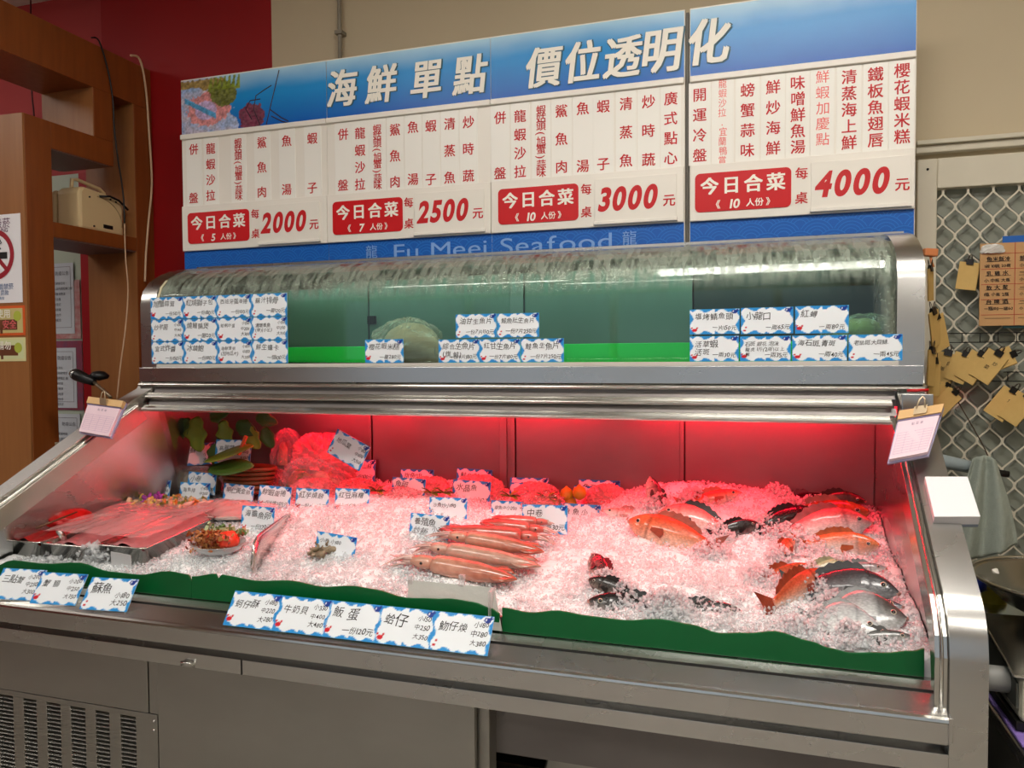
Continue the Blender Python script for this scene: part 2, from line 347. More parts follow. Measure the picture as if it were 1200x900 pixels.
# ------------------------------------------------------------------ wooden display partition
PX0, PX1 = -.86, -.58
t = empty('display_partition', (-.72, .6, 0), 'tall orange-brown wooden partition shelf with square openings at the left', 'shelf')
def wd_(name, y0, y1, z0, z1, m=WOOD, x0=PX0, x1=PX1): return box(name, (x0, y0, z0), (x1, y1, z1), m, t, .002)
wd_('top_beam', -.6, 1.25, 2.655, 2.84)
wd_('front_post', .60, .715, 0, 2.45)
# the post's broad front face, its light put into a paler tone
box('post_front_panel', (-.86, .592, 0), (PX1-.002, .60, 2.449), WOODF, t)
wd_('middle_beam', .715, 1.025, 2.345, 2.45)
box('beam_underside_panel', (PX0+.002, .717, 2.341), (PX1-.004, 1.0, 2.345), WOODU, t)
wd_('upper_post', .925, 1.025, 2.45, 2.655)
wd_('wall_post', 1.145, 1.25, 0, 2.655)
box('post_side_panel', (PX0, .922, 2.45), (PX1-.002, .925, 2.655), WOODF, t)
box('post_side_panel', (PX0, 1.142, 0), (PX1-.002, 1.145, 2.655), WOODF, t)
wd_('radio_shelf', .715, 1.145, 1.995, 2.055)
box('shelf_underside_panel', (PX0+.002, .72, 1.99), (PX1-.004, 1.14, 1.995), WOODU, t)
wd_('low_shelf', .715, 1.145, 1.02, 1.06)
# small dark cabinet edge at the foot of the opening
t2 = empty('side_cabinet', (-.45, .75, .0), 'dark low cabinet with a pale edge strip, between partition and fish case', 'cabinet')
box('body', (-.56, .70, 0), (-.10, 1.1, 1.17), mat('dark_cabinet', (.22, .10, .08), .35), t2, .004)
box('edge_strip', (-.575, .69, 0), (-.545, .705, 1.175), mat('pale_edge', (.66, .60, .50), .4), t2)

# no-smoking sign and two stickers on the pale post face (y = .592)
def flat(name, x0, x1, z0, z1, y, m, parent=None, th=.002): return box(name, (x0, y-th, z0), (x1, y, z1), m, parent)
YP = .592
t = empty('no_smoking_sign', (-.73, YP, 1.73), 'white no-smoking sign with a red crossed circle on the wooden post', 'sign')
flat('sign_plate', -.858, -.603, 1.727, 2.068, YP, PAPER, t)
c = (-.735, YP-.004, 1.915); b = MB()
def ring(b, cx, y, cz, r0, r1, seg=40, a0=0, a1=2*math.pi):
    vs = []; n = seg+1
    for k in range(n):
        a = a0+(a1-a0)*k/seg; vs += [(cx+r0*math.cos(a), y, cz+r0*math.sin(a)), (cx+r1*math.cos(a), y, cz+r1*math.sin(a))]
    b.add(vs, [(2*k, 2*k+1, 2*k+3, 2*k+2) for k in range(seg)])
ring(b, c[0], c[1], c[2], .078, .098); MROT = Matrix.Rotation(math.radians(45), 3, 'Y'); b.obox((c[0], c[1]-.0006, c[2]), (.088, .0003, .008), MROT)
b.build('prohibition_ring', mat('sign_red', (.62, .12, .18), .5), t)
b = MB(); b.box((c[0]-.06, c[1]+.0005, c[2]-.017), (c[0]+.062, c[1]+.001, c[2]+.008))
b.tube([(c[0]+.03, c[1], c[2]+.02), (c[0]+.02, c[1], c[2]+.035), (c[0]+.035, c[1], c[2]+.045), (c[0]+.025, c[1], c[2]+.06)], .002, 5); b.build('cigarette_print', BLACKINK, t)
T = Text(); T.line('禁止吸菸', -.735, 2.035, .042, .01, 'c'); T.line('NO SMOKING', -.735, 2.008, .022, .01, 'c'); T.build(mat('purple_print', (.45, .32, .42), .5), t, YP-.0035)
T = Text(); T.line('本場所全面禁菸', -.735, 1.79, .026, .01, 'c'); T.line('違者依法罰款', -.735, 1.766, .022, .01, 'c'); T.line('菸害防制專線', -.735, 1.745, .014, .0, 'c'); T.build(BLUEINK if 0 else mat('blue_grey_print', (.35, .45, .62), .5), t, YP-.0035)
for k, (z0, z1, bc, lab, tx) in enumerate([(1.60, 1.715, (.86, .38, .18), 'orange-edged wood-sign sticker below the no-smoking sign', '使用'), (1.50, 1.592, (.86, .84, .62), 'pale yellow-green sticker, the lower of two on the wooden post', '請勿')]):
    t = empty('notice_sticker', (-.73, YP, z0), lab, 'sticker', 'stickers on the wooden post')
    flat('sticker_sheet', -.86, -.594, z0, z1, YP, mat('sticker_edge_%d' % k, bc, .4), t)
    flat('sticker_field', -.85, -.604, z0+.01, z1-.01, YP-.002, mat('sticker_field_%d' % k, (.80, .74, .50) if k == 0 else (.84, .86, .66), .4), t, .0006)
    flat('board_print', -.80, -.632, z0+.022, z0+.062, YP-.0027, mat('sign_brown', (.42, .24, .14), .5), t, .0005)
    flat('stake_print', -.72, -.708, z0+.008, z0+.024, YP-.0027, mat('sign_brown'), t, .0005)
    b = MB(); b.lathe([(0, 0), (.02, 0), (.02, .0004), (0, .0004)], (0, 0, 0), 14); bb = MB(); bb.add([(v[0]-.63, YP-.003-v[2], v[1]+z1-.04) for v in b.v], b.f); bb.build('leaf_print', mat('leaf_print', (.70, .74, .28), .5), t)
    T = Text(); T.line(tx, -.70, z1-.03, .036, .02, 'c'); T.build(WHITEINK, t, YP-.0045)
    if k == 0:
        T = Text(); T.line('安全', -.67, z0+.043, .036, .02, 'c'); T.build(mat('pink_text', (.88, .42, .42), .5), t, YP-.0045)

# notices behind the opening (plane y = 1.3)
def notice(x0, x1, z0, z1, lab, lines, name='paper_notice', foot=True):
    t = empty(name, ((x0+x1)/2, WB, z0), lab, 'notice', 'notices seen through the partition')
    flat('sheet', x0, x1, z0, z1, WB-.003, mat('notice_paper', (.80, .83, .86), .6), t)
    b = MB(); w = .002
    for a, c_ in (((x0+.02, z0+.03), (x1-.02, z0+.03+w)), ((x0+.02, z1-.02), (x1-.02, z1-.02+w)), ((x0+.02, z0+.03), (x0+.02+w, z1-.02)), ((x1-.02, z0+.03), (x1-.02+w, z1-.02))):
        b.box((a[0], WB-.0056, a[1]), (c_[0], WB-.0053, c_[1]))
    b.build('border_line', GREYINK, t); T = Text()
    T.line('防疫公告', (x0+x1)/2+.02, z1-.05, .022, .01, 'c')
    for k, l in enumerate(lines): T.line(l, x0+.04, z1-.10-k*.026, .015, .005)
    T.build(mat('notice_ink', (.30, .32, .36), .6), t, WB-.0062)
    T = Text(); T.line('重', x0+.02, z1-.05, .024, .01); T.build(REDINK, t, WB-.0062)
notice(-1.30, -1.118, 1.635, 1.985, 'white printed notice behind the upper part of the tall partition opening', ['各位顧客您好：', '進入店內請配戴口罩', '並請量測體溫', '用手消毒', '實聯登記', '保持距離', '謝謝合作', '敬請配合'])
notice(-1.30, -1.115, 1.265, 1.565, 'white printed notice with ruled border just behind the black gooseneck lamp', ['顧客須知', '請先取號候位', '海鮮秤重計價', '代客料理', '請勿觸摸', '小心地滑', '謝謝合作', '敬請見諒'])
notice(-1.28, -1.10, 1.07, 1.235, 'lowest printed notice behind the partition, mostly hidden by the case edge', ['營業時間', '外帶內用'])
t = empty('picture_poster', (-1.2, WB, 1.6), 'crimson and grey patterned poster strip showing around the upper white notice', 'poster')
flat('poster_sheet', -1.32, -1.083, 1.61, 1.90, WB, mat('poster_red', (.70, .20, .26), .5, noise=(.80, .74, .72), nscale=30), t)
t = empty('picture_poster', (-1.2, WB, 1.25), 'purple and red patterned poster strip showing above the middle notice', 'poster')
flat('poster_sheet', -1.32, -1.078, 1.255, 1.60, WB, mat('poster_violet', (.42, .30, .42), .5, noise=(.65, .25, .30), nscale=20), t)
t = empty('photo_card', (-.80, 1.11, 2.055), 'pink framed photo with red flowers beside the radio on the partition shelf', 'picture')
PHX0, PHX1 = -.80, -.665
box('photo_sheet', (-.86, 1.11, 2.055), (-.745, 1.113, 2.185), mat('photo_pink', (.78, .50, .55), .4), t)
box('photo_frame', (-.865, 1.113, 2.055), (-.74, 1.118, 2.192), PAPER, t)
b = MB(); b.smooth()
for dx, dz, r in ((-.03, .05, .022), (-.045, .03, .02), (-.012, .02, .018), (-.03, .015, .02)):
    b.lathe([(0, 0), (r*.8, .001), (r, .003)], (-.80+dx, 0, 0), 12)
    for i in range(len(b.v)-36, len(b.v)): x, y, z = b.v[i]; b.v[i] = (x, 1.109-z*.3, 2.07+dz+y)
b.build('flower_print', mat('flower_red', (.75, .10, .12), .4), t)

# ------------------------------------------------------------------ radio
t = empty('portable_radio', (-.68, .97, 2.055), 'old ivory portable radio with a carrying handle on the partition shelf', 'radio')
RX0, RX1, RY0, RY1, RZ = -.76, -.605, .865, 1.10, 2.055
b = MB(); b.prism([(RY0, RZ), (RY1, RZ), (RY1, RZ+.135), (RY1-.03, RZ+.165), (RY0+.02, RZ+.18), (RY0, RZ+.16)], 'x', RX0+.03, RX1); b.build('case_front', IVORY, t, .012)
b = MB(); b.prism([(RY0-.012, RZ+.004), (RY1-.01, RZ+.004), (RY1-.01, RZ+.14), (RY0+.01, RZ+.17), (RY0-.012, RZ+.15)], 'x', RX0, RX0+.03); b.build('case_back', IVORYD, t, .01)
b = MB().smooth(); b.tube([(-.68, RY0+.03, RZ+.17), (-.68, RY0+.035, RZ+.215), (-.68, RY0+.06, RZ+.22), (-.68, RY1-.06, RZ+.205), (-.68, RY1-.035, RZ+.19), (-.68, RY1-.03, RZ+.155)], .008, 8); b.build('handle', IVORY, t)
b = MB().smooth(); b.tube([(RX1+.002, RY0+.09+.0*k, RZ+.15) if k == 0 else (RX1+.002, RY0+.09+.13*math.sin(k/10*1.7), RZ+.15-.10*(1-math.cos(k/10*1.7))) for k in range(11)], .002, 5); b.build('dial_line', IVORYD, t)
b = MB(); b.box((RX1, RY0+.12, RZ+.02), (RX1+.002, RY0+.17, RZ+.036)); b.build('badge', BLACKP, t)
for dy, dz in ((.05, .14), (.19, .145), (.16, .15), (.07, .02)):
    b = MB().smooth(); b.tube([(RX1-.001, RY0+dy, RZ+dz), (RX1+.004, RY0+dy, RZ+dz)], .004, 8); b.build('knob', BLACKP, t)
b = MB().smooth(); b.tube([(RX1+.003, RY0+.10, RZ+.152), (RX1+.02, RY0+.14, RZ+.158), (RX1+.018, RY0+.19, RZ+.15), (RX1+.012, RY1+.01, RZ+.12)], .005, 6); b.build('strap', BLACKP, t)
# cables
def cable(name, pts, r, m, lab, cat='cable'):
    P = [Vector(p) for p in pts]; out = []
    for k in range(len(P)-1):
        p0, p1, p2, p3 = P[max(k-1, 0)], P[k], P[k+1], P[min(k+2, len(P)-1)]
        for s in range(5):
            u = s/5; out.append(.5*((2*p1)+(p2-p0)*u+(2*p0-5*p1+4*p2-p3)*u*u+(3*p1-p0-3*p2+p3)*u**3))
    out.append(P[-1]); return tag(MB().smooth().tube(out, r, 6).build(name, m), lab, cat)
XC = -.572
pc = [at(px, py, 'x', XC) for px, py in ((107, 44), (116, 48), (126, 80), (132, 115), (134, 150), (138, 185), (142, 210), (145, 235), (146, 262))]
cable('black_cable', pc, .0035, BLACKP, 'black cable hanging down the partition to the radio')
pc = [at(px, py, 'x', XC) for px, py in ((146, 262), (147, 300), (150, 340), (147, 385), (141, 430), (137, 468))]
cable('beige_cable', pc, .003, CREAMW, 'thin beige cable hanging below the radio shelf to the fish case')
pc = [at(px, py, 'x', XC) for px, py in ((153, 65), (164, 70), (171, 105), (175, 160), (178, 215), (174, 260), (171, 300), (170, 330))]
cable('cream_cable', pc, .005, CREAMW, 'thick cream cable running down the wall post beside the red wall')
pc = [at(px, py, 'y', 1.27) for px, py in ((36, -170), (36, 20), (37, 100), (40, 137), (40, 160))]
cable('dark_cable', pc, .004, mat('dark_red_cable', (.28, .08, .10), .5), 'dark thin cable hanging behind the top opening of the partition')

# ================================================================== SECURITY MESH WINDOW (right)
YM = 1.235
t = empty('window_1', (3.2, YM, .5)); struct(t)
box('frame_top', (2.665, YM-.02, 2.055), (3.69, YM+.02, 2.155), ALU, t, .004)
box('frame_side', (2.605, YM-.02, .0), (2.665, YM+.02, 2.155), ALU, t, .004)
box('frame_side', (3.69, YM-.02, .0), (3.75, YM+.02, 2.155), ALU, t, .004)
box('frame_base', (2.665, YM-.02, .0), (3.69, YM+.02, .5), ALU, t, .004)
b = MB().smooth(); b.tube([(2.635, YM-.024, 2.12), (2.635, YM-.018, 2.12)], .004, 8); b.build('screw', BLACKM, t)
box('pane', (2.66, YM+.03, .5), (3.70, YM+.036, 2.06), mat('grey_glass', (.60, .61, .56), .25, noise=(.54, .56, .51), nscale=3, spec=.4), t)
MW, MP = .0735, .0975
for layer, (yy, mm, dx, nm) in enumerate(((YM-.004, ALU, 0, 'mesh_strand'), (YM+.026, mat('mesh_shadow_grey', (.55, .56, .52), .5), .022, 'mesh_shadow_strand'))):  # second, darker layer stands in for the mesh's shadow on the pane
    for k in range(28):
        x0 = 2.667+k*MW/2+dx; s = 1 if k % 2 else -1; vs = []; fs = []; n = 140
        if x0 > 3.68: break
        for i in range(n+1):
            z = .5+1.56*i/n; ph = math.pi*2*(z-.02)/MP; x = x0+s*MW/4*math.sin(ph)*(1-.06*math.cos(2*ph)); w = .0034
            for q in ((-w, -.001), (w, -.001), (w, .002), (-w, .002)): vs.append((x+q[0], yy+q[1]+(k % 2)*.0012, z))
        for i in range(n): fs += [(4*i+a, 4*i+(a+1) % 4, 4*i+4+(a+1) % 4, 4*i+4+a) for a in range(4)]
        MB().add(vs, fs).build(nm, mm, t)

# ================================================================== THE FISH CASE
CX0, CX1 = 0., 2.5; IX0, IX1 = .065, 2.41
case = empty('fish_case', (1.25, .45, 0), 'long stainless steel refrigerated seafood case with a curved glass top', 'display case')
prof = [(-.03, .05), (-.03, .92), (-.022, .965), (-.002, 1.005), (.03, 1.035), (.13, 1.108), (.30, 1.236), (.47, 1.365), (.53, 1.40), (.545, 1.43), (.548, 1.47), (.548, 1.70), (.56, 1.745), (.59, 1.78), (.64, 1.81), (.70, 1.833), (.78, 1.85), (.88, 1.858), (.98, 1.86), (.98, .05)]
prof_r = prof; flare = lambda y: -.40*max(0., .55-y)     # the left end leans outwards at the front
for x0, x1 in ((CX0, IX0), (2.435, CX1)):
    fl = flare if x0 == CX0 else (lambda y: 0.)
    b = MB(); n = len(prof); b.m(0).add([(x0+fl(y), y, z) for y, z in prof]+[(x1+fl(y), y, z) for y, z in prof], [tuple(range(n))[::-1], tuple(range(n, 2*n))])
    b.smooth(); b.add([(x0+fl(y), y, z) for y, z in prof]+[(x1+fl(y), y, z) for y, z in prof], [(k, (k+1) % n, n+(k+1) % n, n+k) for k in range(n)])
    b.build('side_panel', [STEEL if x0 > 1 else STEEL], case)
for x0, x1 in ((IX0, IX0+.022), (2.411, 2.435)):      # inner channel along the sloping edge
    tr = [(-.02, .80), (-.02, .92), (-.012, .96), (.008, .995), (.04, 1.025), (.14, 1.098), (.31, 1.226), (.47, 1.345)]
    fl = flare if x0 < 1 else (lambda y: 0.)
    b = MB(); b.smooth(False); q = tr+[(y+.03, z-.05) for y, z in tr[::-1]]; b.prism(q, 'x', x0, x1); b.v = [(v[0]+fl(v[1]), v[1], v[2]) for v in b.v]; b.build('glass_track', STEELB, case, .002)
    xm = (x0+x1)/2; MB().smooth().tube([(xm+fl(y), y-.004, z+.002) for y, z in tr], .003, 6).build('track_bead', STEELB, case)
# back wall of the well: panels with gaps
for i, (a, b_) in enumerate(((IX0, .728), (.736, 1.285), (1.293, 1.862), (1.870, 2.435))):
    box('back_panel', (a, .88, .80), (b_, .895, 1.335), STEELI, case, .003)
for x in (.732, 1.289, 1.866): box('joint_strip', (x-.012, .874, .80), (x+.002, .88, 1.335), STEELI, case, .002)
box('back_skin', (0.01, .90, .05), (2.49, .975, 1.33), DARK, case)
box('bracket_strip', (1.235, .872, .9), (1.262, .88, 1.335), STEELI, case, .002)
# deck between the well and the upper case, with three stepped lips
box('deck', (IX0, .56, 1.385), (2.435, .975, 1.455), STEELD, case)
box('deck_underside', (IX0, .547, 1.368), (2.435, .975, 1.385), STEELI, case)
MB().prism([(.545, 1.425), (.552, 1.425), (.556, 1.474), (.53, 1.474), (.53, 1.425)], 'x', CX0+.005, 2.495).build('deck_fascia', STEEL, case, .001)
MB().prism([(.558, 1.474), (.546, 1.474), (.546, 1.486), (.558, 1.486)], 'x', IX0, 2.44).build('glass_seat', mat('sealant_white', (.82, .80, .76), .4), case, .001)
for k, (y, z, x0, x1) in enumerate(((.548, 1.416, .0, 2.5), (.520, 1.374, IX0-.01, 2.42), (.492, 1.333, IX0, 2.412))):
    MB().prism([(y-.020, z-.008), (y-.023, z-.001), (y-.019, z+.004), (y-.004, z+.013), (y+.05, z+.013), (y+.05, z-.008)], 'x', x0, x1).build('stepped_lip', STEELB, case, .002)
    if k: MB().prism([(y+.012, z+.012), (y+.020, z+.012), (y+.034, z+.030), (y+.024, z+.030)], 'x', IX0, 2.43).build('lip_recess', STEELI, case)
box('lip_back_plate', (IX0-.01, .541, 1.334), (2.43, .547, 1.43), STEELI, case)
# upper interior
for i, (a, b_, m) in enumerate(((IX0, .70, 0), (.706, 1.262, 0), (1.315, 1.89, 0), (1.896, 2.435, 1))):
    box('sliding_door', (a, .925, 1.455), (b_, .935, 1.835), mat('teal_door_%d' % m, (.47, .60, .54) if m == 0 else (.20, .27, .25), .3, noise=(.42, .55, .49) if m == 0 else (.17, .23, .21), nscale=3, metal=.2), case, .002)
box('door_post', (1.264, .915, 1.455), (1.313, .93, 1.835), mat('post_grey', (.50, .60, .56), .35, .3), case, .002)
box('upper_back', (0.01, .94, 1.455), (2.49, .975, 1.84), DARK, case)
box('top_plate', (.0, .84, 1.856), (2.5, .98, 1.864), STEEL, case)
box('upper_floor', (IX0, .56, 1.455), (2.435, .925, 1.462), STEELD, case)
# small shelf clips inside
for x in (.72, .735): box('shelf_clip', (x-.012, .905, 1.63), (x, .925, 1.66), DARK, case)
# curved glass
gp = [(.553, 1.482), (.553, 1.56), (.553, 1.64), (.5535, 1.69), (.558, 1.725), (.572, 1.758), (.60, 1.786), (.64, 1.808), (.70, 1.829), (.78, 1.845), (.86, 1.853)]
fogv = [0, 0, .0, .05, .45, .9, 1, 1, 1, 1, 1]
# resample so the edge of the condensation is fine
ys = []; 
for k in range(len(gp)-1):
    for s in range(4):
        u = s/4; ys.append((gp[k][0]*(1-u)+gp[k+1][0]*u, gp[k][1]*(1-u)+gp[k+1][1]*u, fogv[k]*(1-u)+fogv[k+1]*u))
ys.append((*gp[-1], 1)); NX = 120
b = MB().smooth(); b.grid(lambda u, v: (IX0+(2.435-IX0)*u, ys[round(v*(len(ys)-1))][0], ys[round(v*(len(ys)-1))][1]), NX, len(ys)-1)
go = b.build('curved_glass', glass_mat('case_glass', True), case, solid=.004)
a = go.data.attributes.new('fog', 'FLOAT', 'POINT'); vals = []
for j in range(len(ys)):
    for i in range(NX+1):
        u = i/NX; e = max(0, (u-.978)/.022, (.018-u)/.018)*1.0; vals.append(min(1, ys[j][2]+.8*min(1, e)))
a.data.foreach_set('value', vals)
MB().prism([(.85, 1.852), (.85, 1.862), (.96, 1.885), (.965, 1.883), (.965, 1.86)], 'x', -.0, 2.5).build('top_strip', STEELB, case, .002)
for x0 in (.068, 2.405): 
    gg = [(y-.003, z) for y, z, _ in ys]; b = MB(); b.prism(gg+[(y+.012, z-.012) for y, z in gg[::-1]], 'x', x0, x0+.03 if x0 > 1 else x0+.01)
    if x0 < 1: b.build('glass_edge_trim', mat('cream_trim', (.80, .76, .62), .4), case)
# added white tube brightens the upper case; red lamp tubes under the deck
TW = MB().smooth().tube([(.15, .64, 1.785), (2.35, .64, 1.785)], .009, 10).build('added_white_tube', mat('added_cool_tube', (.9, 1, .95), emit=(.85, 1, .93), estr=11.0), case)
for k, (a, b_) in enumerate(((.42, .88), (.98, 1.56), (1.68, 2.38))):
    MB().smooth().tube([(a, .69, 1.345), (b_, .69, 1.345)], .010, 10).build('red_tube_lamp', mat('red_tube_%d' % k, (1, .1, .1), emit=(1, .08, .18), estr=RED_POWER*(.95, .95, 1.1)[k]), case)
    for x in (a-.01, b_): box('tube_cap', (x, .678, 1.333), (x+.012, .702, 1.368), WHITEP, case)
# front rail
MB().prism([(.065, .848), (.045, .848), (-.035, .817), (-.044, .814), (-.047, .808), (-.047, .764), (-.042, .760), (.02, .760), (.02, .70), (.065, .70)], 'x', -.26, 2.433).build('front_rail', STEEL, case, .002)
MB().prism([(-.044, .816), (-.050, .813), (-.0515, .808), (-.0475, .804)], 'x', -.26, 2.433).build('rail_bead', STEELB, case)
MB().prism([(.020, .8395), (.014, .8372), (.014, .835), (.020, .838)], 'x', -.26, 2.433).build('rail_groove', DARK, case)
box('rail_end_cap', (2.43, -.052, .755), (2.437, .03, .818), STEEL, case, .001)
box('lower_fascia', (-.26, -.030, .700), (2.435, .02, .738), STEEL, case, .001)
box('fascia_joint', (.84, -.0315, .70), (.843, -.029, .738), DARK, case)
box('well_front_wall', (-.20, .067, .55), (2.411, .08, .88), STEELI, case)
box('well_floor', (IX0, .08, .55), (2.411, .88, .60), STEELI, case)
# lower front panels
box('upper_left_panel', (-.26, -.004, .5445), (.519, .012, .699), STEELD, case, .0015)
box('lower_left_panel', (.552, -.004, .06), (1.462, .012, .699), STEELD, case, .0015)
box('panel_edge', (.523, -.003, .5445), (.5515, .012, .699), STEELD, case, .0015)
# louvred vent panel: six columns of slots
vt = box('vent_back', (-.26, .03, .06), (.549, .034, .543), DARK, case)
cols = [(-.021+.0815*k, .031+.0815*k) for k in range(7)]
cols = [(at(px0, 830, 'y', 0).x, at(px1, 830, 'y', 0).x) for px0, px1 in ((0, 17), (29, 44), (56, 72), (84, 101), (113, 129), (142, 160))]
edges = [-.26]+[e for c_ in cols for e in c_]+[.549]; pass
for k in range(0, len(edges), 2):
    if edges[k+1]-edges[k] > .002: box('vent_stile', (edges[k], -.004, .06), (edges[k+1], .012, .543), STEELD, case, .001)
box('vent_stile', (-.26, -.0045, .528), (.549, .0115, .543), STEELD, case, .001)
for a, b_ in cols:
    b = MB(); z = .522
    while z > .08:
        b.add([(a, -.004, z-.0045), (b_, -.004, z-.0045), (b_, .012, z+.003), (a, .012, z+.003), (a, -.002, z-.006), (b_, -.002, z-.006), (b_, .014, z+.0015), (a, .014, z+.0015)], [(0, 1, 2, 3), (4, 7, 6, 5), (0, 4, 5, 1), (2, 6, 7, 3)]); z -= .0118
    piece(b.build('vent_louvres', STEELD, case))
for z in (.525, .50):
    b = MB().smooth(); b.lathe([(0, 0), (.005, .0005), (.004, .003), (0, .004)], (0, 0, 0), 10); bb = MB().smooth(); bb.add([(v[0]+.538, -.004-v[2], v[1]+z) for v in b.v], b.f); bb.build('screw', STEELB, case)
# latch by the seam
MB().smooth().tube([(.655, -.028, .703), (.665, -.04, .715), (.69, -.04, .715), (.695, -.028, .703)], .004, 8).build('panel_latch', STEELB, case)
# legs and the dark hollow under the right half
for x in (1.44, 2.36): box('leg', (x, .02, 0), (x+.05, .07, .70), STEELD, case, .003)
for x in (.03, 1.44, 2.40): box('leg', (x, .85, 0), (x+.05, .90, .80), STEELD, case, .003)
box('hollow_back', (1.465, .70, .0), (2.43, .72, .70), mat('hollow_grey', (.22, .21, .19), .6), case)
box('under_shelf', (1.465, .05, .12), (2.43, .70, .14), STEELD, case)
# grey sloping duct in the hollow
t = empty('sloping_duct', (1.75, .25, .14), 'dull grey sloping metal duct in the dark space under the case', 'duct')
MB().prism([(1.50, .14), (1.58, .52), (1.95, .60), (2.0, .14)], 'y', .25, .60).build('duct_body', STEELD, t, .006)
MB().prism([(1.575, .52), (1.58, .54), (1.96, .62), (1.95, .60)], 'y', .24, .61).build('duct_rim', STEELD, t, .002)

# green wave-topped boards standing inside the front edge
YB = .062
boards = [('green plastic wave-topped board at the left end of the ice bed', [(-20, 664), (17, 656), (52, 660), (95, 659), (127, 669), (162, 673), (200, 669), (222, 673), (226, 680)]),
          ('long green wave-topped board in the middle of the ice bed', [(226, 675), (254, 672), (257, 677), (261, 673), (300, 680), (343, 680), (379, 687), (415, 686), (440, 690), (477, 700), (510, 701), (530, 701), (555, 705), (576, 712), (586, 718)]),
          ('long green wave-topped board at the right end of the ice bed', [(589, 711), (620, 717), (656, 715), (690, 721), (730, 726), (775, 725), (810, 731), (842, 741), (875, 741), (909, 739), (951, 751), (970, 758), (995, 764), (1034, 764), (1070, 762), (1105, 761)])]
for k, (lab, pts) in enumerate(boards):
    p = [at(px, py, 'y', YB) for px, py in pts]; p = [(max(min(q.x, 2.409), -.12), q.z) for q in p]
    if k == 1: p[0] = (p[0][0], p[0][1])
    # smooth subdivision
    q = []
    for i in range(len(p)-1):
        for s in range(4):
            u = s/4; w = u*u*(3-2*u); q.append((p[i][0]*(1-u)+p[i+1][0]*u, p[i][1]*(1-w)+p[i+1][1]*w))
    q.append(p[-1]); poly = q+[(q[-1][0], .849), (q[0][0], .849)]
    tag(MB().prism(poly, 'y', YB-.006-.002*k*0, YB).build('wave_board', GREEN, None, .0015), lab, 'board', 'green wave boards along the ice')
# bright green strip standing in for a reflection in the upper case
tag(MB().box((.10, .80, 1.464), (2.40, .806, 1.545)).build('green_reflection_strip', GREENB, None, .002), 'green reflection along the floor of the upper glass case, built as a strip', 'board')

# ================================================================== MENU SIGN
YS = .95; ZT, ZM, ZSB, ZPB, ZB = 2.642, 2.418, 2.128, 1.945, 1.866
def hdr_col(x, z):       # printed gradient with wave blotches
    t_ = (z-ZM)/(ZT-ZM); w = vnoise(x*9+3, z*22, 3)*.6+vnoise(x*25, z*50, 4)*.25
    t2 = np.clip(t_+.10*(w-.4), 0, 1)
    c0, c1, c2 = lin((.02, .36, .72)), lin((.07, .55, .83)), lin((.70, .85, .92))
    a = np.clip(t2/.55, 0, 1)[..., None]; b = np.clip((t2-.62)/.38, 0, 1)[..., None]**1.3
    return (c0*(1-a)+c1*a)*(1-b)+c2*b
def prawn_picture(x, z, base):
    u = (x+.15)/.40; v = (z-ZM)/(ZT-ZM); n1 = vnoise(u*14, v*10, 7); n2 = vnoise(u*34, v*24, 8); c = base.copy()
    def put(mask, col): c[mask] = col[mask] if col.ndim == 2 else col
    m = (u < .62+.14*n1-.28*v) & (v < .98); mixc = lin((.80, .74, .78))*(1-n1[..., None])+lin((.55, .68, .85))*n1[..., None]; put(m, mixc)
    m = (((u-.33)/.26)**2+((v-.42)/.30)**2 < 1+.5*(n2-.5)); put(m, lin((.88, .58, .58))*(.65+.5*n2[..., None]))
    m = (((u-.30)/.13)**2+((v-.40)/.17)**2 < 1); put(m, lin((.80, .70, .86))*(.7+.4*n2[..., None]))
    m = (abs(v-(.66-u*.9)) < .05) & (u > .05) & (u < .42); put(m, lin((.32, .62, .80))*(.8+.4*n1[..., None]))
    m = (v > .74+.10*n1) & (u < .52) & (v < .98-.05*n2); put(m, lin((.62, .52, .30))*(.5+.9*n2[..., None]))
    m = (((u-.52)/.16)**2+((v-.66)/.22)**2 < 1+.6*(n2-.5)); put(m, lin((.42, .44, .20))*(.5+.9*n2[..., None]))
    m = (((u-.84)/.15)**2+((v-.20)/.24)**2 < 1+.8*(n2-.5)); put(m, lin((.46, .22, .30))*(.6+.8*n2[..., None]))
    for q in range(7): m = (abs(u-(.36+.055*q)-.10*(v-.8)) < .022*np.clip(1.12-v, 0, 1)*3) & (v > .72+.02*(q % 3)) & (v < .97); put(m, lin((.50, .56, .18))*(.5+.8*n2[..., None]))
    pm = (np.abs(c-base).sum(-1) > .02)[..., None]; n3 = vnoise(u*70, v*45, 9)[..., None]; n4 = vnoise(u*40+9, v*60, 12)[..., None]
    c = np.where(pm, np.clip(c*(.60+.8*n3)+.06*(n4-.4), 0, 1), c)
    return c
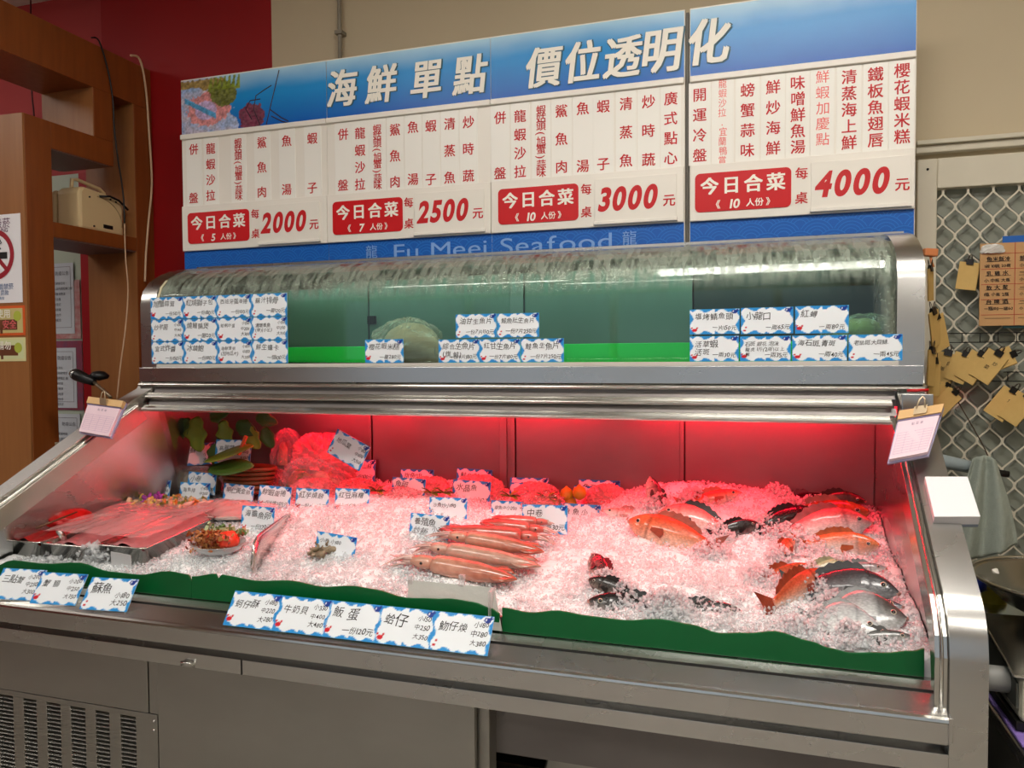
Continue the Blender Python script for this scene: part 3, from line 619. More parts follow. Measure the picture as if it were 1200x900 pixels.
def sign_board(name, x0, x1, lab, joints, pic):
    t = empty(name, ((x0+x1)/2, YS, ZB), lab, 'sign', 'seafood menu sign boards')
    box('backing_board', (x0, YS, ZB), (x1, YS+.028, ZT), WHITEP, t, .002)
    xs = [x0]+joints+[x1]
    for i in range(len(xs)-1):
        a, b_ = xs[i]+(.001 if i else .003), xs[i+1]-(.001 if i < len(xs)-2 else .003); n = max(30, int((b_-a)*260)); b = MB().smooth()
        b.grid(lambda u, v: (a+(b_-a)*u, 0, ZM+(ZT-.006-ZM)*v), n, 60 if pic and i == 0 else 26)
        P_ = np.array(b.v); col = hdr_col(P_[:, 0], P_[:, 2])
        if pic and i == 0: col = prawn_picture(P_[:, 0], P_[:, 2], col)
        b.v = [(p[0], YS-.003, p[2]) for p in b.v]; o = b.build('header_panel', PRINT, t); setcol(o.data, col)
        box('blue_strip_panel', (a, YS-.003, ZB+.002), (b_, YS-.0005, ZPB), mat('strip_blue', (.03, .36, .72), .35), t)
        box('price_rail', (a, YS-.014, ZPB), (b_, YS-.0005, ZSB), WHITEP, t, .003)
        box('strip_channel', (a, YS-.004, ZSB), (b_, YS-.0005, ZM-.02), WHITEP, t)
        box('top_rail', (a, YS-.016, ZM-.020), (b_, YS-.0005, ZM), WHITEP, t, .003)
    # rippled wave pattern: rings of overlapping scallops
    for z0, z1, m, R, rows, nm in ((ZB+.003, ZPB-.001, BLUEINK, .052, [(ZB+.045, 0), (ZB+.012, .5), (ZB-.022, 0)], 'wave_pattern'),):
        b = MB(); cs = []
        for r_, (cz, sh) in enumerate(rows): cs.append([(x0+(k+sh)*R*1.9-R, cz) for k in range(int((x1-x0)/(R*1.9))+3)])
        for r_, row in enumerate(cs):
            infront = [c_ for rr in cs[r_+1:] for c_ in rr]
            for cx, cz in row:
                for rr in (R, R*.80, R*.60, R*.40):
                    for k in range(14):
                        a0, a1 = math.pi*k/14, math.pi*(k+1)/14; am = (a0+a1)/2; px, pz = cx+rr*math.cos(am), cz+rr*math.sin(am)
                        if not (x0+.006 < px < x1-.006 and z0+.002 < pz < z1-.002): continue
                        if any((px-q)**2+(pz-w)**2 < R*R for q, w in infront): continue
                        q = [(cx+(rr+d)*math.cos(a), YS-.0036, cz+(rr+d)*math.sin(a)) for a in (a0, a1) for d in (-.0011, .0011)]; b.add(q, [(0, 1, 3, 2)])
        piece(b.build(nm, mat('wave_line', (.12, .46, .80), .4), t))
    return t
SL = sign_board('menu_sign', -.152, 1.864, 'long left seafood menu board with blue header and three set-meal prices', [.525, 1.188], True)
SR = sign_board('menu_sign', 1.878, 2.549, 'shorter right seafood menu board showing the 4000 set-meal price', [], False)
box('board_seam_bar', (1.866, YS+.004, ZB+.01), (1.876, YS+.028, ZT-.01), mat('grey_bar', (.35, .33, .30), .5), SL)
for o in (SL, SR):
    pass
# prawn feelers in the header picture
b = MB()
for pts in (((305, 148), (297, 128), (300, 112), (310, 105), (318, 100)), ((312, 146), (318, 120), (324, 95), (327, 82)), ((295, 140), (288, 128), (293, 118), (305, 116)), ((318, 136), (330, 142), (345, 146)), ((316, 128), (330, 138), (338, 142))):
    P_ = [at(px, py, 'y', YS-.0035) for px, py in pts]; b.tube([(p.x, YS-.0034, p.z) for p in P_], .0022, 4)
b.build('prawn_print', mat('prawn_dark', (.24, .14, .20), .5), SL)
# header characters with an outline
T = Text(); T2 = Text(); TR = Text(); TR2 = Text()
for c_, px, py, s_ in (('海', 401, 103, .155), ('鮮', 447, 98, .155), ('單', 500, 92, .155), ('點', 551, 87, .155), ('價', 637, 78, .155), ('位', 683, 72, .155), ('透', 730, 66, .155), ('明', 776, 58, .165), ('化', 831, 48, .165)):
    p = at(px, py, 'y', YS-.006); (T if px < 800 else TR).char(c_, p.x, p.z, s_*.94, .028, shear=.12, wx=.88); (T2 if px < 800 else TR2).char(c_, p.x+.002, p.z-.0015, s_*.94, .052, shear=.12, wx=.88)
T2.build(OUTL, SL, YS-.0045, 'lettering_outline'); T.build(WHITEINK, SL, YS-.0055); TR2.build(OUTL, SR, YS-.0045, 'lettering_outline'); TR.build(WHITEINK, SR, YS-.0055)
# vertical menu strips: each column is a strip of its own with its lettering
SHR = '蝦姑頭(旭蟹)蒜味'
columns = [(SL, 227, 175, 232, '併盤', 9), (SL, 247, 174, 229, '龍蝦沙拉', 8.5), (SL, 279, 167, 230, SHR, 9), (SL, 307, 167, 225, '鯊魚肉', 9.5), (SL, 336, 165, 222, '魚湯', 9.5), (SL, 366, 162, 220, '蝦子', 10),
    (SL, 402, 157.5, 217, '併盤', 10), (SL, 422, 156, 216, '龍蝦沙拉', 10), (SL, 442, 151, 217, SHR, 10), (SL, 463, 152, 213, '鯊魚肉', 10), (SL, 484, 149, 210, '魚湯', 10), (SL, 505, 147.5, 210, '蝦子', 10), (SL, 527, 145, 208, '清蒸魚', 10.5), (SL, 549, 143, 206, '炒時蔬', 10.5),
    (SL, 586, 138, 203, '併盤', 11), (SL, 609.5, 136, 201, '龍蝦沙拉', 11), (SL, 634, 129, 202, SHR, 11), (SL, 658, 130, 195.5, '鯊魚肉', 12), (SL, 683, 127, 194.5, '魚湯', 12), (SL, 707, 124.5, 192, '蝦子', 12), (SL, 733.6, 121.6, 188, '清蒸魚', 12), (SL, 760, 119, 187, '炒時蔬', 13), (SL, 786, 115.5, 185, '廣式點心', 12),
    (SR, 820, 111, 182, '開運冷盤', 13), (SR, 847, 98, 188, '龍蝦沙拉.宜蘭鴨賞', 13), (SR, 876, 105.6, 176, '螃蟹蒜味', 14), (SR, 906, 102, 173.5, '鮮炒海鮮', 14), (SR, 935, 97, 172, '味噌鮮魚湯', 14), (SR, 964, 90, 163, '鮮蝦加慶點', 14), (SR, 995, 90, 167, '清蒸海上鮮', 14.5), (SR, 1026, 87, 164, '鐵板魚翅唇', 14.5), (SR, 1057, 82.5, 160, '櫻花蝦米糕', 15)]
for par, px, y0, y1, txt, hw in columns:
    a, c_ = at(px, y0, 'y', YS-.007), at(px, y1, 'y', YS-.007); w = abs(at(px+hw, y0, 'y', YS-.007).x-a.x); n = len(txt)
    st = box('menu_strip', (a.x-w, YS-.0068, ZSB+.001), (a.x+w, YS-.0042, ZM-.021), mat('strip_white', (.95, .94, .91), .3), par, .0006)
    pink = txt in ('龍蝦沙拉.宜蘭鴨賞', '鮮蝦加慶點'); T = Text(); small = n >= 9
    if small:
        pos = np.linspace(0, 1, n)
        for i, ch in enumerate(txt): T.char(ch, a.x+(random.uniform(-.002, .002) if pink else 0), a.z+(c_.z-a.z)*pos[i], .036 if not pink else .030, .012 if not pink else .008, wx=1 if not pink else .9, rot=(math.pi/2*-1 if ch in '()' else 0))
    else: T.col(txt, a.x, a.z, c_.x, c_.z, .046 if not pink else .042, .014 if not pink else .006)
    T.build(PINKINK if pink else REDINK, st, YS-.0074)
# red badges, table note and price plates
def rrect(b, x0, x1, z0, z1, y0, y1, r, seg=5):
    pts = []
    for cx, cz, a0 in ((x1-r, z1-r, 0), (x0+r, z1-r, 90), (x0+r, z0+r, 180), (x1-r, z0+r, 270)):
        for k in range(seg+1): a = math.radians(a0+90*k/seg); pts.append((cx+r*math.cos(a), cz+r*math.sin(a)))
    return b.prism(pts, 'y', y0, y1)
for par, bx0, bx1, num, jx, p0, p1, price in ((SL, 220, 292, '5', 299, 304, 375, '2000'), (SL, 390, 472, '7', 479, 486, 568, '2500'), (SL, 584, 678, '10', 687, 697, 793, '3000'), (SR, 814.5, 927, '10', 939, 950, 1067, '4000')):
    X = lambda px: at(px, 245, 'y', YS-.014).x; x0, x1 = X(bx0), X(bx1); za, zb = ZPB+.028, ZSB-.030; ym = YS-.0155
    bd = rrect(MB(), x0, x1, za, zb, YS-.0165, YS-.013, .016).build('red_badge', mat('badge_red', (.80, .04, .08), .35), par)
    T = Text(); cx = (x0+x1)/2; sz = (x1-x0)/4.35; T.line('今日合菜', cx, za+(zb-za)*.66, min(sz, .058), .035, 'c', track=(sz-min(sz, .058))/.058)
    T.line('《', cx-.075, za+.022, .030, .02, 'c'); T.line(num, cx-.022, za+.022, .042, .03, 'c', shear=.15, latin=.95); T.line('人份》', cx+.052, za+.022, .027, .018, 'c'); T.build(WHITEINK, bd, YS-.0172)
    T = Text(); T.col('每桌', X(jx), zb-.022, X(jx), za+.026, .039, .020); T.build(REDINK, par, YS-.0146)
    q0, q1 = X(p0), X(p1)
    pl = rrect(MB(), q0, q1, za-.012, zb+.008, YS-.019, YS-.013, .004).build('price_plate', WHITEP, par, .0012)
    box('plate_ledge', (q0-.003, YS-.024, za-.022), (q1+.003, YS-.014, za-.010), WHITEP, pl, .002)
    T = Text(); w = T.line(price, q0+(q1-q0)*.42, (za+zb)/2+.002, .105, .042, 'c', shear=.18, wx=(q1-q0)*.70/(.098*3.1)*1.28, latin=1.0); T.line('元', q1-.024, (za+zb)/2-.016, .042, .024, 'c'); T.build(REDINK, pl, YS-.0196)
# lower lettering
T = Text(); p = at(587, 291, 'y', YS-.004); T.line('Fu Meei Seafood', at(584, 288, 'y', YS).x, ZB+.034, .092, -.0, 'c', wx=1.5, latin=.86); T.build(LBLUE, SL, YS-.0048)
b = MB()
for px in (436, 738):      # round carved-seal emblem at each end: ring of strokes
    c_ = at(px, 290, 'y', YS); T = Text(); T.char('龍', c_.x, ZB+.038, .052, .0); T.build(LBLUE, SL, YS-.0048)
# ================================================================== CRUSHED ICE
def iz(x, y):
    """height of the ice bed"""
    x = np.asarray(x, float); y = np.asarray(y, float)
    fx = np.interp(x, [.06, .6, 1.1, 1.5, 1.9, 2.25, 2.45], [.885, .895, .915, .875, .905, .885, .895])
    z = fx+(.165+.02*np.sin(x*2.1))*(y-.07)
    ridge = lambda cx, cy, sx, sy, h: h*np.exp(-((x-cx)/sx)**2-((y-cy)/sy)**2)
    z = z+ridge(2.05, .80, .32, .13, .085)+ridge(1.75, .74, .18, .12, .05)+ridge(2.4, .80, .10, .12, .02)+ridge(2.35, .45, .10, .2, .015)+ridge(1.0, .55, .3, .25, .02)+ridge(1.95, .22, .2, .10, .025)
    return z
def on(px, py, dz=0.):
    """point of the ice bed under a pixel"""
    d = cF+cR2*(px-600)/FOC-cU2*(py-450)/FOC; t = 1.6
    for _ in range(60):
        p = CAM+t*d; zz = float(iz(np.clip(p[0], .08, 2.42), np.clip(p[1], .05, .86)))+dz
        t += (zz-p[2])/min(d[2]-.165*d[1], -.05)*.6
    p = CAM+t*d; return Vector((float(np.clip(p[0], -.12, 2.40)), float(np.clip(p[1], .075, .862)), float(iz(np.clip(p[0], .08, 2.42), np.clip(p[1], .05, .86)))+dz))
NXI, NYI = 430, 150
xs_, ys_ = np.meshgrid(np.linspace(0, 1, NXI), np.linspace(.070, .878, NYI)); xl_ = .060-.40*np.clip(.55-ys_, 0, 1); xs_ = xl_+(2.433-xl_)*xs_; zz = iz(xs_, ys_)
for fr, am, sd in ((9, .014, 1), (24, .012, 2), (70, .005, 3)): zz += am*(np.abs(vnoise(xs_*fr+5, ys_*fr+9, sd)-.5)*2-.5)
zz += RNG.uniform(-.0012, .0012, zz.shape); zz[0] = zz[0]-.012
V = np.stack([xs_+RNG.uniform(-.0012, .0012, xs_.shape)*(xs_ > .07)*(xs_ < 2.4), ys_, zz], -1).reshape(-1, 3); idx = np.arange(NXI*NYI).reshape(NYI, NXI)
Fq = np.stack([idx[:-1, :-1], idx[:-1, 1:], idx[1:, 1:], idx[1:, :-1]], -1).reshape(-1, 4)
# skirt closes the bed at the front
nv = len(V); sk = V[idx[0]].copy(); sk[:, 2] = .70; V = np.concatenate([V, sk]); F2 = np.stack([np.arange(nv, nv+NXI-1), np.arange(nv+1, nv+NXI), idx[0, 1:], idx[0, :-1]], -1); Fq = np.concatenate([Fq, F2])
def fastmesh(name, V, F, m):
    me = bpy.data.meshes.new(name); k = F.shape[1]; me.vertices.add(len(V)); me.vertices.foreach_set('co', V.astype(np.float32).ravel())
    me.loops.add(F.size); me.loops.foreach_set('vertex_index', F.astype(np.int32).ravel()); me.polygons.add(len(F)); me.polygons.foreach_set('loop_start', np.arange(0, F.size, k, dtype=np.int32)); me.polygons.foreach_set('loop_total', np.full(len(F), k, np.int32))
    me.update(calc_edges=True); me.materials.append(m); return me
ibed = link('crushed_ice', fastmesh('crushed_ice', V, Fq, ICE)); tag(ibed, 'bed of white crushed ice filling the open case', 'ice', None, 'stuff')
def flakes(name, P_, size, lab, parent=None):
    n = len(P_); base = np.array([(1, 0, 0), (-.5, .8, 0), (-.5, -.8, 0), (0, 0, .6), (.2, .1, -.5)]); tri = np.array([(0, 1, 3), (1, 2, 3), (2, 0, 3), (1, 0, 4), (2, 1, 4), (0, 2, 4)])
    q = RNG.normal(size=(n, 4)); q /= np.linalg.norm(q, axis=1)[:, None]; w, x, y, z = q.T
    Rm = np.stack([1-2*(y*y+z*z), 2*(x*y-z*w), 2*(x*z+y*w), 2*(x*y+z*w), 1-2*(x*x+z*z), 2*(y*z-x*w), 2*(x*z-y*w), 2*(y*z+x*w), 1-2*(x*x+y*y)], -1).reshape(n, 3, 3)
    b = base[None]*(1+RNG.uniform(-.35, .35, (n, 5, 3)))*(size*RNG.uniform(.45, 1.35, n))[:, None, None]
    V = np.einsum('nij,nkj->nki', Rm, b)+P_[:, None]; F = tri[None]+5*np.arange(n)[:, None, None]
    o = link(name, fastmesh(name, V.reshape(-1, 3), F.reshape(-1, 3), ICEF), None, parent); o['kind'] = 'stuff'
    if lab: tag(o, lab, 'ice')
    return o
n = 34000; fx_, fy_ = RNG.uniform(-.08, 2.43, n), .075+.79*RNG.uniform(0, 1, n)**1.3
flakes('ice_flakes', np.stack([fx_, fy_, iz(fx_, fy_)+RNG.uniform(-.008, .007, n)], -1), .0062, 'loose glassy ice flakes scattered over the ice bed')
def heap(cx, cy, rx, ry, h, n, size=.010):
    a = RNG.uniform(0, 2*np.pi, n); r = np.sqrt(RNG.uniform(0, 1, n)); x = np.clip(cx+rx*r*np.cos(a), .085, 2.395); y = np.clip(cy+ry*r*np.sin(a), .078, .86)
    return np.stack([x, y, iz(x, y)+h*(1-r*r)*RNG.uniform(.2, 1, n)], -1)

# ================================================================== PRICE CARDS
def card_mesh(w, h, var):
    nx, nz = 56, 34; b = MB(); b.grid(lambda u, v: (-w/2+w*u, -.0008, h*v), nx, nz); k = len(b.v)
    P_ = np.array(b.v); u = P_[:, 0]/w+.5; v = P_[:, 2]/h; c = np.tile(lin((.93, .95, .965)), (len(P_), 1)); ph = var*1.3
    de = np.minimum.reduce([u*w, (1-u)*w, v*h, (1-v)*h]); per = np.where(np.minimum(u*w, (1-u)*w) < np.minimum(v*h, (1-v)*h), v*h, u*w)
    wv = .0055+.0045*np.sin(per/w*2*np.pi*3.2+ph+3*(u > .5))
    m = de < wv; c[m] = lin((.16, .56, .84)); m = (de < wv) & (de > wv-.0022) & (np.sin(per*400+ph) > .2); c[m] = lin((.50, .78, .93))
    f = lambda cu, cv, ru, rv: ((u-cu)/ru)**2+((v-cv)/rv)**2 < 1
    c[f(.90, .89, .062, .075)] = lin((.05, .20, .56)); c[f(.955, .93, .028, .05)] = lin((.05, .20, .56)); c[f(.87, .90, .012, .02)] = lin((.93, .95, .96))
    if var != 2:
        cr = (.085, .20) if var == 0 else (.10, .17)
        c[f(*cr, .055, .065)] = lin((.80, .08, .14)); c[f(cr[0]-.05, cr[1]+.085, .02, .035)] = lin((.80, .08, .14)); c[f(cr[0]+.05, cr[1]+.085, .02, .035)] = lin((.80, .08, .14))
    else: c[f(.07, .13, .03, .04)] = lin((.80, .08, .14)); c[f(.10, .25, .018, .025)] = lin((.80, .08, .14))
    b.add([(-w/2, .0008, 0), (w/2, .0008, 0), (w/2, .0008, h), (-w/2, .0008, h), (-w/2, -.0008, 0), (w/2, -.0008, 0), (w/2, -.0008, h), (-w/2, -.0008, h)], [(0, 3, 2, 1), (0, 1, 5, 4), (1, 2, 6, 5), (2, 3, 7, 6), (3, 0, 4, 7)])
    me = b.mesh('card', PRINT); setcol(me, np.concatenate([c, np.tile(lin((.85, .87, .9)), (8, 1))])); return me
CM = {}
def card(lab, loc, w, h, rot, lines, group, name='price_card', big=1.0, var=None):
    """lines: first string is the name, further strings are prices set to the right"""
    var = random.randrange(3) if var is None else var; key = (round(w, 3), round(h, 3), var)
    if key not in CM: CM[key] = card_mesh(w, h, var)
    o = link(name, CM[key]); o.location = loc; o.rotation_euler = rot; tag(o, lab, 'price card', group)
    T = Text(); nm = lines[0].split('|'); pr = lines[1:]; three = len(pr) >= 3
    s = min(h*.30, w*(.43 if three else .80)/max(1, len(nm[0])))*big
    for k, l in enumerate(nm): T.line(l, -w*.40, h*(.70 if not three else .66)-k*s*1.15, s, .008, 'l', jit=1, shear=.12)
    if three:
        for k, l in enumerate(pr): T.line(l, w*.44, h*(.76-.24*k), h*.175, .008, 'r', jit=.8, shear=.15)
    elif pr:
        for k, l in enumerate(pr): T.line(l, w*.44, h*(.25+.24*(len(pr)-1-k)), h*.22, .008, 'r', jit=.8, shear=.15)
    T.build(BLACKINK, o, -.0014, world=False); return o
# taped to the inside of the glass: left block of 12
YG = .5475; GG = 'price cards taped to the upper glass'
A = [['旭蟹蒜茸', '一份50元'], ['紅燒獅子包', '一份180元'], ['西班牙蛋海捲', '一份100元'], ['蘇汁排骨', '一籠120元'],
     ['炒芊菌', '小100', '中140', '大180'], ['燒鰻腸煲', '一盤120元'], ['蛤蜊炒蛋', '小150', '中200', '大300'], ['清燉墨魚|(糖)(小缸)', '小150', '中250', '大350'],
     ['宜式炸醬', '一份150元'], ['冰鎮鮑', '一份180元'], ['海鮮燙粥|(加地瓜片)', '小100', '中150', '大200'], ['鮮生蠔卡', '一個100元']]
rows = ('top', 'middle', 'bottom'); colsn = ('first column', 'second column', 'third column', 'last column')
gx0, gx1, gz0, gz1 = .045, .605, 1.487, 1.722; cw, ch = (gx1-gx0)/4, (gz1-gz0)/3
for r in range(3):
    for c_ in range(4):
        card('small price card in the %s row, %s, in the glass block at far left' % (rows[r], colsn[c_]), (gx0+cw*(c_+.5), YG, gz1-ch*(r+1)+.001), cw-.001, ch-.002, (0, 0, random.uniform(-.004, .004)), A[r*4+c_], GG)
def gcard(x0, x1, y0, y1, lab, lines):
    a, b_ = at(x0, y1, 'y', YG), at(x1, y0, 'y', YG); card(lab, ((a.x+b_.x)/2, YG, max(a.z, 1.487)), b_.x-a.x-.001, b_.z-max(a.z, 1.487)-.001, (0, 0, 0), lines, GG)
gcard(428, 473, 397, 425.5, 'lone price card taped to the glass below the wrapped bundle', ['櫻花蝦米糕', '一籠280元'])
for a in ((534, 582, 367, 396, 'upper left card of the five-card pyramid in the middle of the glass', ['油甘生魚片', '一份7片150元']), (582.5, 632, 366, 395.5, 'upper right card of the five-card pyramid in the middle of the glass', ['鮭魚肚生魚片', '一份7片250元']),
          (514, 562, 397, 425.5, 'lower left card of the five-card pyramid in the middle of the glass', ['綜合生魚片|(旗,鮭)', '一份9片180元']), (562, 610, 396.5, 425.5, 'lower middle card of the five-card pyramid in the middle of the glass', ['紅甘生魚片', '一份7片180元']), (610.5, 661, 396, 425.5, 'lower right card of the five-card pyramid in the middle of the glass', ['鮭魚生魚片', '一份7片250元']),
          (808, 867, 361, 392, 'top row, left card of the seven-card block at the right of the glass', ['塩烤鯖魚頭', '一片150元']), (868, 930, 359, 391.5, 'top row, middle card of the seven-card block at the right of the glass', ['小龍口', '一兩65元']), (931.5, 995, 357, 391, 'top row, right card of the seven-card block at the right of the glass', ['紅蟳', '一兩80元']),
          (808, 866, 393, 424.5, 'bottom row, leftmost card of the seven-card block at the right', ['活草蝦|活斑', '一兩30元']), (867, 927, 393, 426, 'bottom row, second card of the seven-card block, four written lines', ['石斑 銀花 泡沫|龍虎 1斤(2兩)以上|鮮', '一兩35元']), (928, 993, 392, 426, 'bottom row, third card of the seven-card block, price 40', ['海石斑.青斑', '一兩40元']), (994, 1058, 391, 427, 'bottom row, rightmost card of the seven-card block, price 45', ['老鼠斑.大目鰱.', '一兩45元'])): gcard(*a)
# front rail cards, leaning back
FG = 'price cards leaning on the front rail'
for k, (xl, xr, y0, y1, lab, lines) in enumerate(((-2, 42, 658, 692, 'front rail price card at the far left, half out of the picture', ['三點蟹', '小200', '中250', '大300']), (40, 96, 663, 699, 'second front rail price card from the left, with the red crab at its corner', ['蟹 腳', '小200', '中250', '大350']), (98, 156, 669, 707, 'third front rail price card from the left, beside the first green board end', ['蘇魚', '小180', '大250']),
        (266, 324, 686, 728, 'leftmost card of the row of five on the front rail', ['蚵仔酥', '小180', '中220', '大280']), (324, 382, 691, 735, 'second card of the row of five on the front rail', ['牛奶貝', '小330', '中400', '大480']), (382, 441, 698, 743, 'middle card of the row of five on the front rail, price 120', ['魬 蛋', '一份120元']),
        (441, 506, 704, 750, 'fourth card of the row of five on the front rail, clam prices 150, 250, 350', ['蛤仔', '小150', '中250', '大350']), (506, 574, 710, 759, 'rightmost card of the row of five on the front rail, next to the clear holder', ['魩仔煥', '小180', '中280', '大380']))):
    a, b_ = at(xl, y1, 'y', -.012), at(xr, y1, 'y', -.012); w = .146; lean = .62
    loc = ((a.x+b_.x)/2, -.030, .8225); o = card(lab, loc, w, .090, (-lean, 0, 0 if k > 2 else .12), lines, FG, big=1.15, var=[2, 0, 2, 0, 0, 0, 1, 2][k])
# cards standing in the ice
IG = 'price cards standing in the ice'
W_, H_ = .130, .085
ice_cards = [((161, 201, 562, 584), '倒煙白蛤', ['小150', '中200', '大250'], 'price card in the ice, first of the left front row, behind the wrapped trays', 0),
    ((205, 248, 566, 588), '海魚排', ['小100', '中200', '大300'], 'price card in the ice, second of the left front row', 0),
    ((255, 299, 568, 590), '明仁黃金卵', ['一份6塊120元'], 'price card in the ice, third of the left front row', 0),
    ((299, 341, 570, 597), '鮮蝦蛋捲', ['一份6塊200元'], 'price card in the ice, fourth of the left front row', 0),
    ((342, 387, 573, 597), '紅芋燒餅', ['小一份6塊150元'], 'price card in the ice, fifth of the left front row', 0),
    ((389, 434, 573, 602), '红豆麻糬', ['一份6塊120元'], 'price card in the ice, last of the left front row', 0),
    ((277, 323, 594, 623), '海膽魚卵', ['一份120元'], 'price card in front of the left row, behind the oval dish of chopped food', 0),
    ((365, 416, 627, 650), '小卷 小180', [], 'price card alone in the ice just behind the small sea snails', 0),
    ((220, 249, 554, 568), '小卷', ['小100'], 'price card half hidden behind the second of the left row', 0),
    ((247, 297, 515, 544), '高麗菜', ['小80', '中100', '大150'], 'pink-lit price card held by a wooden peg among the vegetables', .1),
    ((218, 246, 511, 545), '山蘇', ['小80', '大150'], 'dim price card turned aside below the yellow-green leaves', .9),
    ((376, 428, 503, 541), '地瓜葉', ['小80', '中100', '大150'], 'tilted red-lit price card on the red bag of vegetables', -.1),
    ((399, 441, 538, 565), '龍鬚菜山蘇', ['一份100元'], 'pink price card in front of the red vegetable bag', 0),
    ((485, 526, 544, 557), '旗魚排', ['小100'], 'rearmost left card before the back wall, above a red bag', 0),
    ((544, 587, 545, 562), '鮭魚肚', ['小200'], 'rearmost middle card before the back wall, above a red bag', 0),
    ((617, 663, 548, 567), '魚蛋炒白蛤', ['小200'], 'rearmost card just left of the yellow lemons', 0),
    ((689, 738, 552, 573), '魚頭', ['小180', '中280'], 'rearmost right card, right of the yellow lemons', 0),
    ((456, 499, 561, 579), '魚卵', ['小150'], 'second-row pink card at its left end, by the green leaves', 0),
    ((528, 574, 564, 584), '水晶魚', ['小120'], 'second-row pink card in the middle of the ice', 0),
    ((596, 644, 567, 584), '魚肚', ['小150'], 'second-row pink card in front of the lemons', 0),
    ((671, 721, 571, 586), '魚下巴', ['小150'], 'second-row pink card at its right end', 0),
    ((501, 548, 584, 604), '沙魚炒小190', [], 'third-row white card above the squids, on its left', 0),
    ((574, 616, 588, 604), '章魚中小200', [], 'third-row white card directly left of the squid card', 0),
    ((656, 702, 591, 606), '魚 魚 小', [], 'third-row white card half behind the squid card', 0),
    ((611, 665, 593, 625), '中卷', ['一兩30元'], 'white card for squid standing right behind the pile of squids', 0),
    ((477, 526, 604, 628), '養殖魚|炒飯', ['小200', '中300'], 'white card in the ice at the left of the squid pile', 0)]
for (x0, x1, y0, y1), nm, pr, lab, tw in ice_cards:
    p = on((x0+x1)/2, y1, .0); dep = float(np.dot(np.array(p)-CAM, cF)); w = (x1-x0)/FOC*dep/max(.4, math.cos(YAW*.5-tw*.6)); w = min(max(w, .10), .142)
    hpx = (y1-y0)/FOC*dep; h = w*.62; sink = max(0, h-hpx*1.03)
    if 'half' in lab or tw > .5: w = .13; h = .082; sink = max(0, h-hpx)
    rz = tw if tw else random.uniform(-.04, .06); ry = {'地瓜葉': .42, '小卷 小180': .10}.get(nm, random.uniform(-.02, .05))
    if 'left front row' in lab or 'of the left row' in lab:
        p = at((x0+x1)/2, y0, 'y', .63 if 'half' in lab else .60); sink = 0; h = .078; w = .125; p.z -= h
    if nm == '海膽魚卵': p = at(300, y0, 'y', .405); sink = 0; h = .084; p.z -= h
    if y1 < 550 and x0 < 450:
        p = at((x0+x1)/2, y1, 'y', {'高麗菜': .66, '山蘇': .72, '地瓜葉': .60}.get(nm, .62)); sink = 0; h = min(h, hpx*1.05)
    if nm == 'zz': p = Vector((p.x, p.y-.02, p.z+.01)); sink = 0
    card(lab, (p.x, p.y, p.z-sink), w, h, (-.16, ry, rz), [nm]+pr, IG, big=1.0)
# ================================================================== FISH, SQUID, SNAILS
SH = {'bream': ([0, .03, .08, .16, .27, .40, .52, .65, .76, .84], [.012, .05, .10, .155, .195, .20, .175, .12, .07, .045], [.012, .03, .06, .105, .145, .16, .15, .105, .06, .045]),
      'slim': ([0, .03, .08, .16, .27, .40, .52, .65, .76, .84], [.010, .03, .055, .085, .105, .11, .10, .08, .05, .035], [.010, .025, .05, .08, .10, .105, .095, .07, .045, .035]),
      'pomfret': ([0, .03, .08, .16, .27, .40, .52, .65, .76, .84], [.012, .06, .13, .22, .30, .33, .29, .18, .08, .04], [.012, .05, .11, .19, .27, .30, .27, .17, .075, .04]),
      'grouper': ([0, .03, .08, .16, .27, .40, .52, .65, .76, .84], [.02, .05, .085, .125, .155, .16, .15, .12, .08, .06], [.02, .06, .10, .13, .15, .15, .135, .10, .065, .05])}
